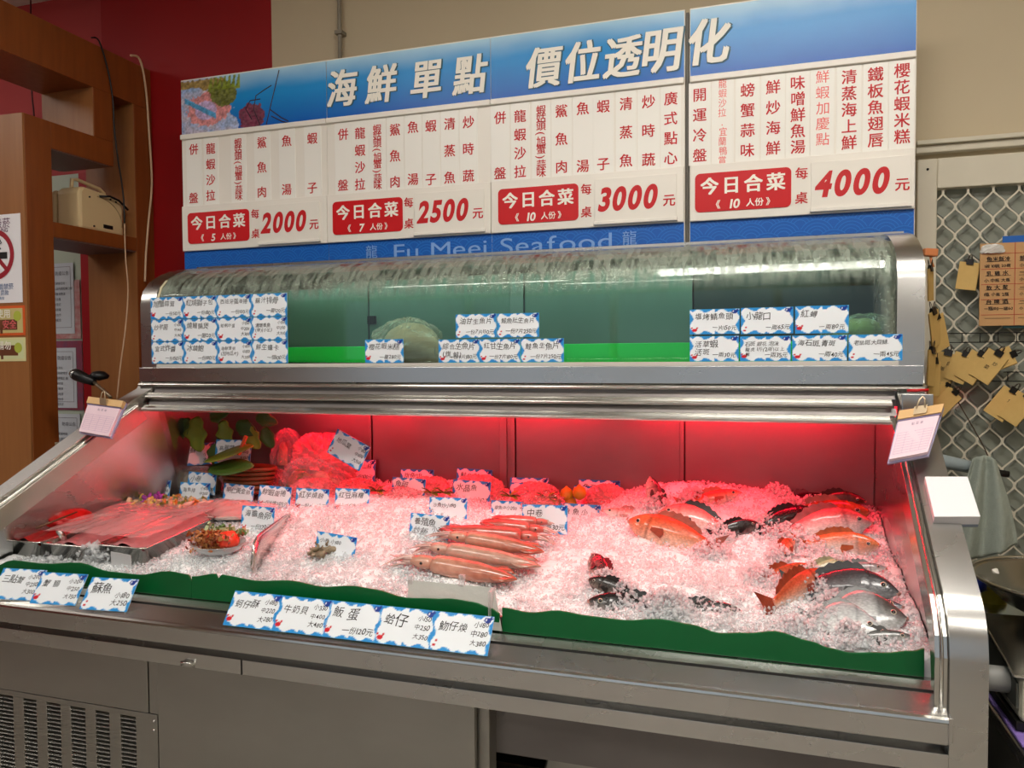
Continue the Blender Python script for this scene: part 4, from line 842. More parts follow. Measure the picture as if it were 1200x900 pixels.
def fish(lab, head, dirdeg, L, kind, back, side, belly, up=60, dz=.012, pitch=0, tail=None, headcol=None, spots=0, thick=.42, fin=None, mouth=True, cat='fish', group='fish on the ice'):
    if isinstance(head, tuple): H = on(*head)
    H = H+Vector((0, 0, dz-.004*(tail is None))); pitch = pitch or 9; H.y = max(H.y, .125)
    if tail is not None:
        Tp = on(*tail)+Vector((0, 0, dz*.3)); X = (H-Tp); X.normalize()
    else: a = math.radians(dirdeg); X = Vector((math.cos(a), math.sin(a), .165*math.sin(a)+math.tan(math.radians(pitch)))).normalized()
    nrm = Vector((0, -.165, 1)).normalized(); away = nrm.cross(X); 
    if away.y < 0: away = -away
    u = math.radians(up); D = (away*math.cos(u)+nrm*math.sin(u)); D = (D-X*D.dot(X)).normalized(); Y = D.cross(X)
    root = empty('fish', (0, 0, 0), lab, cat, group); root.rotation_mode = 'XYZ'
    M = Matrix((( X.x, Y.x, D.x), (X.y, Y.y, D.y), (X.z, Y.z, D.z))); root.location = H-X*L*.5; root.rotation_euler = M.to_euler()
    ts, hu, hd = SH[kind]; n, m = 30, 20; b = MB().smooth(); rings = []; cols = []
    bk, sd, bl = lin(back), lin(side), lin(belly); hc = lin(headcol) if headcol else None
    for i in range(n+1):
        t = .84*(i/n)**1.15; A = np.interp(t, ts, hu)*L; B = np.interp(t, ts, hd)*L; th = thick*(A+B)*.5*(1.0 if t > .05 else .75)
        g = 1.0 if not .235 < t < .262 else .90
        if t < .235: g = 1.03
        ring = []
        for j in range(m):
            a = 2*math.pi*j/m; s_ = math.sin(a); c_ = math.cos(a); z = (A if s_ > 0 else B)*s_; y = th*c_*(1-.15*abs(s_))*g; ring.append((L*(.5-t), y, z*(1 if s_ > -.5 or t > .1 else .9)))
            v = s_; c = bk*(v > .75)+sd*(v <= -.2) if 0 else (sd+(bk-sd)*np.clip((v-.05)/.6, 0, 1) if v > .05 else sd+(bl-sd)*np.clip((.05-v)/.7, 0, 1))
            if hc is not None: c = c+(hc-c)*np.clip((.30-t)/.10, 0, 1)*np.clip(.75+v*.5, 0, 1)
            if spots and random.random() < spots: c = c*.35
            if .235 < t < .262: c = c*.6
            cols.append(c*random.uniform(.88, 1.08))
        rings.append(ring)
    b.loft(rings); body = b.build('body', FISHM, root, local=True); setcol(body.data, np.clip(np.array(cols), 0, 1))
    fc = lin(fin) if fin else bk*.8
    def finmesh(nm, base, tip, parent=root, jag=.25, solid=.0016):
        fb = MB(); k = len(base); vs = []; 
        for q in range(k): vs += [base[q], tip[q]]
        fb.add(vs, [(2*q, 2*q+1, 2*q+3, 2*q+2) for q in range(k-1)]); o = fb.build(nm, FINM, parent, local=True, solid=solid)
        setcol(o.data, np.array([fc*(1 if q % 2 == 0 else .8)*random.uniform(.75, 1.1) for q in range(2*k)])); return o
    q = 13; base = []; tip = []
    for i in range(q):
        t = .26+.48*i/(q-1); A = np.interp(t, ts, hu)*L; base.append((L*(.5-t), 0, A*.95)); hgt = L*(.075 if kind != 'pomfret' else .05)*math.sin(math.pi*min(1, .15+.85*i/(q-1)))**.5*(1 if i % 2 else .72); tip.append((L*(.5-t-.035), 0, A+hgt))
    finmesh('dorsal_fin', base, tip); base = []; tip = []
    for i in range(7):
        t = .58+.18*i/6; B = np.interp(t, ts, hd)*L; base.append((L*(.5-t), 0, -B*.95)); tip.append((L*(.5-t-.04), 0, -B-L*.06*math.sin(math.pi*(.2+.7*i/6))*(1 if i % 2 else .75)))
    finmesh('anal_fin', base, tip); base = []; tip = []
    for i in range(11):
        v = -1+.2*i; base.append((L*(.5-.83), 0, v*L*.04)); tip.append((L*(.5-.97-.05*abs(v)**1.3), 0, v*L*.16))
    finmesh('tail_fin', base, tip)
    for sgn in (-1, 1):
        thk = thick*(np.interp(.3, ts, hu)+np.interp(.3, ts, hd))*.5*L; base = []; tip = []
        for i in range(7): v = -1+i/3; base.append((L*(.5-.28), sgn*thk*.97, v*L*.018-.02*L)); tip.append((L*(.5-.28-.15+.02*abs(v)), sgn*(thk+L*.015), v*L*.05-.04*L))
        finmesh('pectoral_fin', base, tip)
        t = .115; A = np.interp(t, ts, hu)*L; B = np.interp(t, ts, hd)*L; th = thick*(A+B)*.5; er = L*(.026 if kind != 'pomfret' else .03); ez = (A-B)*.5+.25*A
        eb = MB().smooth(); yy = sgn*th*.90*1.03*math.sqrt(max(.2, 1-(ez/max(A, .001))**2))
        eb.lathe([(er*.98, -er*.2), (er, er*.05), (er*.8, er*.28), (er*.45, er*.40), (0, er*.44)], (0, 0, 0), 14); eb.v = [(L*(.5-t)+v[0], yy+sgn*v[2], ez+v[1]) for v in eb.v]; eye = eb.build('eye', EYEW, root, local=True)
        pb = MB().smooth(); pb.lathe([(er*.74, er*.20), (er*.66, er*.42), (er*.35, er*.56), (0, er*.60)], (0, 0, 0), 12); pb.v = [(L*(.5-t)+v[0], yy+sgn*v[2], ez+v[1]) for v in pb.v]; pb.build('pupil', EYEB, eye, local=True)
    if mouth:
        mb = MB().smooth(); r0 = L*.018
        mb.tube([(L*.502, -r0*1.1, 0), (L*.508, 0, -r0*.2), (L*.502, r0*1.1, 0)], [r0*.35, r0*.6, r0*.35], 8); mb.tube([(L*.485, -r0*1.4, -r0*.9), (L*.506, 0, -r0*.8), (L*.485, r0*1.4, -r0*.9)], [r0*.25, r0*.45, r0*.25], 8); mb.build('lips', mat('fish_lips', (.75, .55, .50), .3), root, local=True)
    if cover: covers.append((root.location.x-X.x*L*.22, root.location.y-X.y*L*.22-.01, L*.34, .055, .040))
    return root
cover = True; covers = []
SIL = ((.62, .63, .63), (.80, .80, .79), (.92, .92, .90)); ORG = ((.80, .34, .20), (.90, .58, .44), (.95, .84, .78)); DRK = ((.10, .09, .09), (.20, .18, .17), (.42, .40, .38))
fish('silver-pink bream lying with its head right near the right wall', (1022, 626), 8, .29, 'bream', (.88, .50, .50), (.95, .86, .84), (.98, .96, .95), up=62, dz=.036)
fish('orange-brown grouper, head right, behind the silver-pink bream at the right wall', (1076, 615), -4, .27, 'grouper', (.58, .34, .16), (.78, .52, .30), (.88, .70, .50), up=60, dz=.034, headcol=(.72, .46, .24))
fish('white-bellied fish with a bright orange forehead touching the right wall', (1086, 654), -14, .22, 'grouper', (.90, .45, .22), (.94, .84, .78), (.95, .94, .92), up=70, dz=.030, headcol=(.95, .50, .22))
fish('dark brown fish whose back sticks up behind the orange-brown grouper', (1062, 600), 6, .20, 'bream', (.30, .16, .12), (.42, .24, .18), (.60, .42, .35), up=80, dz=.030)
fish('small silver fish with a round eye below the orange-foreheaded one', (1078, 672), -6, .15, 'slim', *SIL, up=55, dz=.012)
fish('small orange-red fish with its head poking up left of the pink bream', (932, 640), 62, .13, 'bream', *ORG, up=55, dz=.020)
fish('orange-red fish with a big eye, upper one of the two long orange fish', (948, 667), 38, .22, 'slim', *ORG, up=60, dz=.016)
cover = False
fish('long slender orange-red fish reaching down to the green board', (968, 678), 40, .29, 'slim', *ORG, up=65, dz=.018, tail=(888, 722))
cover = True
fish('pale yellowish fish head with a black spot in the middle of the right heap', (1000, 668), 12, .15, 'bream', (.80, .76, .58), (.90, .88, .78), (.95, .94, .90), up=60, dz=.010)
fish('small blue-grey fish just above the dark grey pair', (1032, 697), -20, .17, 'slim', (.40, .46, .50), (.66, .70, .72), (.85, .86, .86), up=50, dz=.012)
fish('large dark grey fish with its snout at the right wall near the board', (1102, 712), -18, .27, 'bream', (.22, .22, .23), (.42, .42, .43), (.62, .62, .62), up=50, dz=.030)
fish('blue-grey fish lying just in front of the large dark grey one', (1080, 722), -14, .20, 'slim', (.30, .34, .38), (.52, .56, .60), (.74, .76, .78), up=40, dz=.022)
cover = False
fish('white pomfret with a clear round eye close to the green board', (1034, 745), -10, .20, 'pomfret', (.74, .76, .76), (.93, .94, .93), (.96, .96, .96), up=38, dz=.016, thick=.22)
covers.append((2.17, .12, .05, .04, .03)); cover = True
fish('second pomfret with a darker head, right of the white pomfret', (1094, 736), -4, .22, 'pomfret', (.62, .63, .63), (.88, .89, .88), (.94, .94, .93), up=36, dz=.020, thick=.22, headcol=(.36, .33, .31))
fish('grey-backed fish lying lowest, against the green board at right', (1090, 760), 2, .17, 'slim', (.34, .34, .33), (.60, .60, .58), (.80, .80, .78), up=50, dz=.014)
fish('black fish chunk with shiny skin, leftmost of the three black ones', (888, 622), 24, .15, 'grouper', *DRK, up=70, dz=.026, spots=.2)
fish('black fish lying left of the silver-pink bream', (955, 606), 30, .21, 'grouper', *DRK, up=60, dz=.024)
fish('black fish rearmost of the three, in the red-lit ice', (972, 586), 14, .22, 'grouper', *DRK, up=55, dz=.020, spots=.15)
fish('grey-white small fish under ice between the orange fish and the bream', (950, 655), 20, .14, 'slim', *SIL, up=50, dz=.008)
cover = False
fish('big orange-red rockfish, mouth open to the left, right of centre', (737, 622), 180, .29, 'grouper', (.80, .32, .17), (.90, .52, .34), (.95, .80, .70), up=52, dz=.030, tail=(858, 652), headcol=(.88, .46, .28))
cover = True
covers.append((at(835, 650, 'z', .96).x, at(835, 650, 'z', .96).y, .09, .05, .04))
fish('pinkish-white fish with a black fin behind the orange-red rockfish', (772, 608), 172, .24, 'bream', (.86, .48, .44), (.93, .72, .68), (.96, .88, .86), up=50, dz=.024, fin=(.12, .08, .08))
fish('small dark fish head pointing straight up in the red-lit ice', (762, 578), 120, .16, 'grouper', (.26, .24, .22), (.60, .58, .54), (.88, .86, .82), up=20, dz=.055, pitch=55)
fish('orange fish half covered by ice near the middle of the ridge', (868, 582), 18, .20, 'slim', *ORG, up=60, dz=.018)
fish('mottled grey-brown rockfish curled beside the orange-red one, left', (694, 662), 115, .18, 'grouper', (.22, .18, .17), (.42, .36, .34), (.80, .72, .68), up=35, dz=.034, spots=.35, pitch=10)
fish('black scaly fish lying flat along the green board, centre right', (690, 708), 178, .25, 'grouper', (.08, .08, .08), (.18, .18, .18), (.72, .68, .66), up=48, dz=.012, spots=.2)
fish('dark mottled fish head just above the black scaly one', (690, 690), 160, .15, 'grouper', (.16, .14, .13), (.34, .30, .28), (.62, .56, .52), up=60, dz=.028, spots=.3)
fish('pale pinkish fish lying right of the squid price card', (706, 604), 178, .20, 'slim', (.88, .66, .62), (.93, .82, .78), (.96, .92, .90), up=50, dz=.020)
fish('grey speckled fish almost buried in ice near the board, right of centre', (868, 712), 12, .22, 'grouper', (.24, .25, .25), (.50, .52, .52), (.80, .82, .82), up=50, dz=-.004, spots=.3)
PP = np.concatenate([heap(cx, cy, rx, ry, h, int(330*L_/.1), .009) for cx, cy, L_, ry, h in covers for rx in (L_*.7,)])
flakes('ice_flakes', PP, .0075, 'handfuls of ice flakes heaped over the tails of the fish')

SQ1 = mat('squid_skin', (1, 1, 1), .22, attr='Col', noise=(.84, .76, .74), nscale=45, bump=.2, bscale=150, coat=.8)
def squid(lab, tipp, headp, r, ca, cb, dz, arms='head'):
    A = on(*tipp)+Vector((0, 0, dz)); B = on(*headp)+Vector((0, 0, dz)); root = empty('squid', A, lab, 'squid', 'squids laid in a pile'); r *= 1.28; X = (B-A); L = X.length; X.normalize(); up_ = Vector((0, -.25, 1)); Y = up_.cross(X).normalized(); Z = X.cross(Y)
    P_ = lambda s, y, z: A+X*s+Y*y+Z*z
    def part(nm, b, m, ca_=None, cb_=None, parent=root):
        vs = np.array([tuple(Vector(v)) for v in b.v]); t = np.clip(((vs-np.array(A)) @ np.array(X))/L, 0, 1); o = b.build(nm, m, parent)
        if ca_ is not None: nz = RNG.uniform(.85, 1.05, (len(vs), 1)); tt = np.clip(t*1.2-.1+RNG.normal(0, .12, len(vs)), 0, 1)[:, None]; setcol(o.data, np.clip((lin(ca_)*(1-tt)+lin(cb_)*tt)*nz, 0, 1))
        return o
    b = MB().smooth(); R_ = []
    for i in range(21):
        t = i/20; rr = r*np.interp(t, [0, .05, .2, .45, .8, .95, 1], [.05, .28, .68, .98, 1, .92, .8]); R_.append([P_(L*t, rr*math.cos(a), rr*.85*math.sin(a)) for a in (2*math.pi*j/14 for j in range(14))])
    b.loft(R_); part('mantle', b, SQ1, ca, cb)
    for s_ in (-1, 1):
        b = MB().smooth(); base = [P_(L*(.02+.34*i/6), s_*r*.3, r*.3) for i in range(7)]; tip = [P_(L*(.04+.30*i/6), s_*(r*.4+r*.85*math.sin(math.pi*i/6)), r*.25) for i in range(7)]
        b.add(base+tip, [(i, i+1, 8+i, 7+i) for i in range(6)]); o = part('fin', b, SQ1, ca, ca); o.modifiers.new('s', 'SOLIDIFY').thickness = .002
    hl = r*2.0; b = MB().smooth(); b.loft([[P_(L+hl*t, r*w*math.cos(a), r*w*.8*math.sin(a)) for a in (2*math.pi*j/12 for j in range(12))] for t, w in ((0, .55), (.25, .72), (.6, .7), (1, .5))]); part('head', b, SQ1, cb, cb)
    for s_ in (-1, 1):
        b = MB().smooth(); c = P_(L+hl*.45, s_*r*.62, r*.2); b.lathe([(0, -r*.14), (r*.10, -r*.10), (r*.15, 0), (r*.10, r*.10), (0, r*.14)], tuple(c), 10); b.build('eye', EYEB, root)
    for k in range(8):
        a = 2*math.pi*k/8; pts = []; ln = r*random.uniform(1.8, 2.8); bend = random.uniform(-.8, .8)
        for i in range(7): t = i/6; pts.append(P_(L+hl*.9+ln*t, r*.32*math.cos(a)+bend*r*t*t*2.2+r*.5*math.cos(a)*t, max(-r*.7, r*.28*math.sin(a)-r*.5*t*t)))
        part('arm', MB().smooth().tube(pts, [r*.17*(1-.8*i/6) for i in range(7)], 7), SQ1, (.80, .62, .60), (.88, .78, .74))
    return root
SQA = ((.74, .42, .32), (.86, .66, .56)); SQB = ((.78, .60, .52), (.86, .72, .64)); SQR = ((.78, .34, .30), (.80, .46, .40))
squid('front squid of the pile, its orange-brown tip pointing right at the clear holder', (606, 689), (508, 670), .024, *SQA, .022)
squid('second squid of the pile, pale pink, directly behind the front one', (634, 675), (526, 655), .021, *SQB, .026)
squid('third squid of the pile, orange-tinted at the right', (638, 662), (548, 645), .021, *SQA, .036)
squid('reddish squid pointing left, above the third one', (514, 634), (610, 641), .020, *SQR, .034)
squid('rear reddish squid with pale arms spread right', (562, 627), (620, 633), .017, *SQR, .036)
squid('rearmost small red squid under the white squid price card', (575, 621), (628, 624), .014, *SQR, .034)
SNM = mat('snail_shell', (.68, .60, .48), .5, noise=(.38, .33, .27), nscale=90, bump=.4, bscale=200)
for k, (px, py, s_, lab) in enumerate(((364, 655, .8, 'leftmost of the small sea snails on the ice'), (371, 651, 1.1, 'second small sea snail from the left, greyish'), (378, 655, 1.0, 'middle small sea snail, lying forward'), (384, 649, 1.0, 'fourth small sea snail, browner'), (391, 647, .9, 'rightmost small sea snail, light brown'))):
    p = on(px, py)+Vector((0, 0, .008)); b = MB().smooth(); pts = [p+Vector((.016*s_*math.exp(-.16*i)*math.cos(i*.75+k), .016*s_*math.exp(-.16*i)*math.sin(i*.75+k), .0022*i*s_)) for i in range(15)]
    root = empty('sea_snail', p, lab, 'snail', 'small sea snails on the ice'); b.tube(pts, [.0125*s_*math.exp(-.15*i) for i in range(15)], 8).build('shell', SNM, root)
    MB().smooth().lathe([(0, 0), (.008*s_, .001), (.006*s_, .004), (0, .005)], tuple(pts[0]+Vector((0, -.004, .004))), 10).build('opening', mat('shell_lip', (.75, .68, .58), .3), root)

# ================================================================== FOOD, TRAYS, VEGETABLES
def blob(name, c, rx, ry, rz, m, parent=None, amp=.18, fr=3.0, seed=0, seg=34, rng=20, crisp=False, flat=.35):
    """crumpled round body resting on its base"""
    b = MB().smooth(not crisp); r = random.Random(seed); ph = [(r.uniform(0, 6), r.uniform(.6, 1.6)*fr, r.uniform(.6, 1.6)*fr) for _ in range(7)]
    R_ = []
    for i in range(rng+1):
        th = math.pi*(1-i/rng); ring = []
        for j in range(seg):
            a = 2*math.pi*j/seg; n_ = sum(abs(math.sin(k1*a+p_+k2*math.cos(th)*2)) - .5 for p_, k1, k2 in ((p_, round(k1), k2) for p_, k1, k2 in ph))/len(ph)
            q = 1+amp*n_*2*math.sin(th)**.5+(r.uniform(-.5, .5)*amp*.25); z = math.cos(th); z = max(z, -flat); ring.append((c[0]+rx*q*math.sin(th)*math.cos(a), c[1]+ry*q*math.sin(th)*math.sin(a), c[2]+rz*(z*q+flat)))
        R_.append(ring)
    b.loft(R_); return b.build(name, m, parent)
def bits(name, pts_fn, n, size, m, parent=None, seed=1):
    """many small loose bits as one uncountable mass"""
    r = random.Random(seed); b = MB()
    for _ in range(n):
        c = Vector(pts_fn(r)); E_ = Euler((r.uniform(0, 6), r.uniform(0, 6), r.uniform(0, 6))).to_matrix(); s_ = size*r.uniform(.5, 1.3)
        b.m(r.randrange(len(m)) if isinstance(m, list) else 0).obox(c, (s_, s_*.55, s_*.35), E_)
    return piece(b.build(name, m, parent))
# steel pans at the left
for k, (x0, x1, lab) in enumerate(((-.155, -.005, 'leftmost steel pan at the left end, holding red fish meat'), (.012, .195, 'middle steel pan at the left end under the pink film'), (.225, .392, 'right steel pan at the left end, wrapped in film'))):
    t = empty('steel_pan', ((x0+x1)/2, .29, .86), lab, 'pan', 'steel pans at the left end'); za = .962 if k < 2 else .972; y0, y1 = .125, .46
    b = MB(); w = .003
    def ring_(x0, x1, y0, y1, z, r=.02, s=4):
        out = []
        for cx, cy, a0 in ((x1-r, y1-r, 0), (x0+r, y1-r, 90), (x0+r, y0+r, 180), (x1-r, y0+r, 270)):
            for q in range(s+1): a = math.radians(a0+90*q/s); out.append((cx+r*math.cos(a), cy+r*math.sin(a), z+(y-.0 if 0 else (cy-.29)*.10)))
        return out
    d = .016; b.smooth().loft([ring_(x0+d, x1-d, y0+d, y1-d, .84), ring_(x0+.006, x1-.006, y0+.006, y1-.006, za-.004), ring_(x0-.006, x1+.006, y0-.008, y1+.006, za), ring_(x0-.007, x1+.007, y0-.009, y1+.007, za-.004), ring_(x0+.008, x1-.008, y0+.008, y1-.008, za-.006), ring_(x0+d+.002, x1-d-.002, y0+d+.002, y1-d-.002, .845)])
    b.build('pan_body', STEELB, t)
    MBm = mat('raw_meat_%d' % k, ((.72, .12, .12), (.66, .34, .36), (.70, .38, .40))[k], .3, noise=((.55, .06, .06), (.82, .58, .58), (.82, .60, .60))[k], nscale=30, bump=.4, bscale=60)
    o = MB().smooth().grid(lambda u, v: (x0+.01+(x1-x0-.02)*u, y0+.01+(y1-y0-.02)*v, za-.018+(y0+(y1-y0)*v-.29)*.10+.016*math.sin(math.pi*u)+.008*abs(math.sin(9*u+7*v*(k+1)))), 14, 24).build('sliced_meat', MBm, t)
def film(name, x0, x1, y0, y1, zf, m, lab, cat='film', amp=.006):
    return tag(MB().smooth().grid(lambda u, v: (x0+(x1-x0)*u, y0+(y1-y0)*v, zf(u, v)+amp*(abs(math.sin(11*u+5*v))+.6*abs(math.sin(23*u-9*v+2)))), 40, 30).build(name, m), lab, cat)
film('plastic_film', .0, .385, .14, .455, lambda u, v: .976+.032*v+.012*math.sin(math.pi*u)*math.sin(math.pi*v), PINKBAG, 'wrinkled pinkish plastic film stretched over the middle and right pans', amp=.004)
for k, (px, py) in enumerate(((20, 617), (74, 626))):
    p = at(px, py, 'y', .18); t = empty('ladle', p, ('short upright steel handle in the leftmost pan', 'short upright steel handle in the middle pan')[k], 'ladle')
    MB().smooth().tube([p+Vector((0, .01, -.045)), p+Vector((0, 0, -.01)), p+Vector((-.004, -.012, .014))], .009, 10).build('handle', STEELB, t)
t = empty('wooden_tongs', at(45, 617, 'z', .985), 'thin brown chopstick lying along the back of the leftmost pan', 'chopstick')
a_, b_ = at(42, 619, 'z', .985), at(90, 600, 'z', 1.01); MB().smooth().tube([a_, (a_+b_)/2, b_], [.004, .0035, .0025], 8).build('shaft', mat('dark_wood_stick', (.36, .22, .12), .5), t)
blob('red_fish_meat', (-.075, .30, .965), .06, .07, .035, mat('bright_red_meat', (.85, .08, .06), .3, noise=(.70, .03, .03), nscale=40, bump=.3), None, .2, 3, 3)['label'] = 'bright red lump of fish meat in the leftmost pan'; bpy.context.scene.objects['red_fish_meat']['category'] = 'meat'
tag(MB().obox(at(142, 660, 'y', .11), (.036, .001, .030), Euler((.1, .08, 0)).to_matrix()).build('blank_tag', mat('frosted_tag', (.80, .80, .80), .4)), 'blank translucent white tag hanging on the right steel pan', 'tag')
for k, (px, py, w, lab) in enumerate(((65, 668, .020, 'ice-covered clear bag between the first two pans'), (113, 655, .04, 'clump of ice between the middle and right pans'))):
    p = at(px, py, 'y', .12); o = flakes('ice_clump', np.stack([RNG.normal(p.x, w*.5, 260), RNG.uniform(.10, .16, 260), RNG.uniform(p.z-.05, p.z+.04, 260)], -1), .011, lab)
# dish with orchids and orange bits
def dish(name, c, rx, ry, m, parent, lift=.03, tilt=0): return MB().smooth().lathe([(0, .002), (.6, .004), (.85, lift*.6), (1.0, lift), (1.01, lift+.002), (.86, lift*.6-.003), (.6, 0), (0, -.002)], (0, 0, 0), 40, 1, 1).v and None
def oval(name, c, rx, ry, m, parent, lift=.025):
    b = MB().smooth().lathe([(0, .003), (.62, .004), (.86, lift*.55), (1.0, lift), (1.02, lift+.0015), (1.0, lift-.002), (.86, lift*.5-.003), (.62, 0), (0, 0)], (0, 0, 0), 40); b.v = [(c[0]+v[0]*rx, c[1]+v[1]*ry, c[2]+v[2]+v[1]*ry*.12) for v in b.v]; return b.build(name, m, parent)
PLATE = mat('pale_plate', (.90, .84, .80), .25); CLR = film_mat('clear_plastic', (.92, .93, .93), .22, .06)
p = at(155, 600, 'z', 1.03); p = Vector((.13, .50, .972)); t = empty('seafood_platter', p, 'long wrapped platter with purple orchids and orange bits behind the pans', 'platter')
oval('plate', p, .20, .085, PLATE, t, .02)
bits('shredded_food', lambda r: (p.x+r.gauss(.02, .07), p.y+r.gauss(0, .03), p.z+.025+abs(r.gauss(0, .010))), 420, .009, [mat('orange_food', (.84, .48, .20), .4), mat('yellow_food', (.86, .70, .36), .4), mat('olive_food', (.48, .46, .20), .5), mat('pale_food', (.88, .70, .55), .4)], t)
for k, (dx, dy) in enumerate(((-.045, -.03), (-.01, -.02), (-.03, .01))):
    fl = empty('orchid', (p.x+dx, p.y+dy, p.z+.045), ('left purple orchid on the wrapped platter', 'right purple orchid on the wrapped platter', 'rear purple orchid on the wrapped platter')[k], 'flower', 'orchids on the platter')
    for q in range(5):
        a = 2*math.pi*q/5+k; c = Vector(fl.location); d = Vector((math.cos(a), .5*math.sin(a)-.3, .8*math.sin(a))).normalized(); s_ = d.cross(Vector((0, -1, .4))).normalized()
        b = MB().smooth(); b.add([c, c+d*.010+s_*.009, c+d*.024+s_*.006, c+d*.028, c+d*.024-s_*.006, c+d*.010-s_*.009, c+d*.014+Vector((0, -.004, .003))], [(0, 1, 6), (1, 2, 6), (2, 3, 6), (3, 4, 6), (4, 5, 6), (5, 0, 6)]); b.build('petal', mat('orchid_purple', (.62, .22, .58), .4), fl, solid=.0012)
film('plastic_film', -.06, .31, .43, .575, lambda u, v: 1.006+.022*math.sin(math.pi*u)*math.sin(math.pi*v)-.02*(1-v), FILM, 'clear wrapping film over the platter with orchids', amp=.004)
# pink wrapped meat plate behind the pans
p = Vector((.37, .50, .972)); t = empty('meat_plate', p, 'pale plate of pink prawns in wrinkled film behind the oval dish', 'plate')
oval('plate', p, .17, .07, PLATE, t, .02)
for k in range(9):
    c = p+Vector((-.12+.03*k+random.uniform(-.01, .01), random.uniform(-.035, .02), .03)); R_ = random.uniform(.5, 1.2); a0 = random.uniform(0, 6)
    MB().smooth().tube([c+Vector((.024*math.cos(a0+R_*i*.5), .016*math.sin(a0+R_*i*.5), .004*i)) for i in range(6)], [.004, .009, .010, .009, .006, .002], 8).build('prawn', mat('prawn_%d' % (k % 3), ((.86, .40, .34), (.93, .66, .58), (.78, .24, .22))[k % 3], .25, noise=(.93, .78, .72), nscale=60), t)
film('plastic_film', .21, .55, .42, .575, lambda u, v: 1.002+.026*math.sin(math.pi*u)*math.sin(math.pi*v)-.015*(1-v), PINKBAG, 'pinkish wrapping film over the plate of prawns', amp=.005)
# oval clear dish of brown chopped food with a red blossom
p = on(250, 652)+Vector((0, .02, .010)); t = empty('oval_dish', p, 'oval clear dish of brown chopped food with a bright red topping', 'dish')
oval('dish', p, .088, .060, CLR, t, .028); dx_, dy_ = p.x, p.y
bits('chopped_food', lambda r: (p.x-.01+max(-.07, min(.07, r.gauss(0, .032))), p.y+r.gauss(0, .022), p.z+.012+max(0, .045-.5*abs(r.gauss(0, .05)))), 800, .0055, [mat('brown_food', (.60, .34, .16), .4), mat('tan_food', (.74, .50, .28), .4), mat('russet_food', (.50, .22, .10), .4)], t)
bits('green_garnish', lambda r: (p.x+.005+r.gauss(0, .030), p.y+.035+r.gauss(0, .012), p.z+.050+r.gauss(0, .006)), 130, .008, [mat('garnish_green', (.40, .50, .28), .5), mat('garnish_pale', (.66, .68, .50), .5)], t)
blob('red_topping', (p.x+.038, p.y-.002, p.z+.022), .030, .026, .030, mat('red_topping', (.93, .16, .10), .3, noise=(.95, .34, .22), nscale=60), t, .35, 4, 5, 20, 10)
# steel tray with upturned edges, its left wall seen edge on
t = empty('ice_tray', (.90, .36, .90), 'shallow steel tray sunk in the ice, its reddish left wall standing up', 'tray')
a_, b_ = at(285, 678, 'y', .13), at(350, 607, 'y', .50); L0 = Vector((a_.x, .13, 0)); 
P0 = at(297, 655, 'y', .12); P1 = at(346, 620, 'y', .56)
b = MB().smooth(); n = 16; fr, bk_ = P0+Vector((0, 0, -.015)), P1+Vector((0, 0, .0)); rows_ = []
for i in range(n+1):
    u = i/n; q = fr.lerp(bk_, u); hh = .075*(1-(abs(2*u-1))**8)**.5 if 0 < u < 1 else .0; rows_.append([(q.x, q.y, q.z-.03), (q.x+.004, q.y, q.z-.03), (q.x-.004, q.y, q.z-.012+hh), (q.x-.010, q.y, q.z-.010+hh)])
b.loft(rows_, True).build('tray_wall', STEELB, t)
b = MB().smooth(); b.tube([(r_[2][0]-.003, r_[2][1], r_[2][2]+.001) for r_ in rows_], .0045, 8).build('rolled_rim', STEELB, t)
# clear card holder by the squids
t = empty('card_holder', at(535, 745, 'y', .035), 'clear acrylic card holder with a frosted sheet between squids and green board', 'card holder')
q0, q1, q2, q3 = at(480, 679, 'y', .09), at(580, 682, 'y', .09), at(586, 748, 'y', .035), at(488, 700, 'y', .05)
FRO = film_mat('frosted_plastic', (.82, .83, .80), .62, .3)
za, zb = q0.z, q2.z; b = MB(); b.add([(q0.x, .085, za), (q1.x, .085, za), (q2.x, .055-.004, max(zb, .853)), (q0.x+.01, .051, max(zb, .853))], [(0, 3, 2, 1)]); b.build('sheet', FRO, t, solid=.003)
for px in (481, 541): q = at(px, 678, 'y', .086); box('clip', (q.x-.006, .080, q.z-.018), (q.x+.008, .092, q.z+.010), CLR, t, .001)
b = MB(); b.box((q1.x-.004, .05, .853), (q1.x+.002, .085, za)); b.build('side_edge', CLR, t)

# upper case goods: wrapped bundle and cabbage in a bag
p = at(478, 424, 'y', .74); t = empty('wrapped_bundle', (p.x, .74, 1.462), 'crinkled film-wrapped pale bundle of food in the upper glass case', 'food bundle')
blob('noodles', (p.x+.015, .735, 1.466), .115, .05, .115, mat('pale_bundle', (.84, .72, .56), .4, noise=(.93, .88, .78), nscale=20, bump=.5, bscale=40, stretch=(1, 1, 5)), t, .10, 2, 11, 40, 24)
blob('wrap', (p.x, .735, 1.463), .135, .056, .128, film_mat('crinkled_film', (.90, .88, .80), .18, .1), t, .22, 3, 12, 50, 26, True)
p = at(1022, 424, 'y', .70); t = empty('bagged_cabbage', (p.x-.01, .70, 1.462), 'pale green cabbage knotted in a clear bag at the right of the upper case', 'vegetable')
blob('cabbage', (p.x-.035, .70, 1.470), .085, .06, .098, mat('cabbage', (.62, .74, .42), .45, noise=(.80, .86, .64), nscale=9, bump=.6, bscale=14, stretch=(1, 3, 4)), t, .16, 2, 21, 40, 20)
blob('bag', (p.x-.02, .70, 1.464), .115, .07, .112, film_mat('bag_film', (.86, .92, .84), .10, .1), t, .2, 3, 22, 50, 22, True)
blob('knot', (p.x+.045, .69, 1.56), .028, .02, .032, film_mat('knot_film', (.90, .93, .90), .5, .2), t, .5, 4, 23, 24, 14, True)

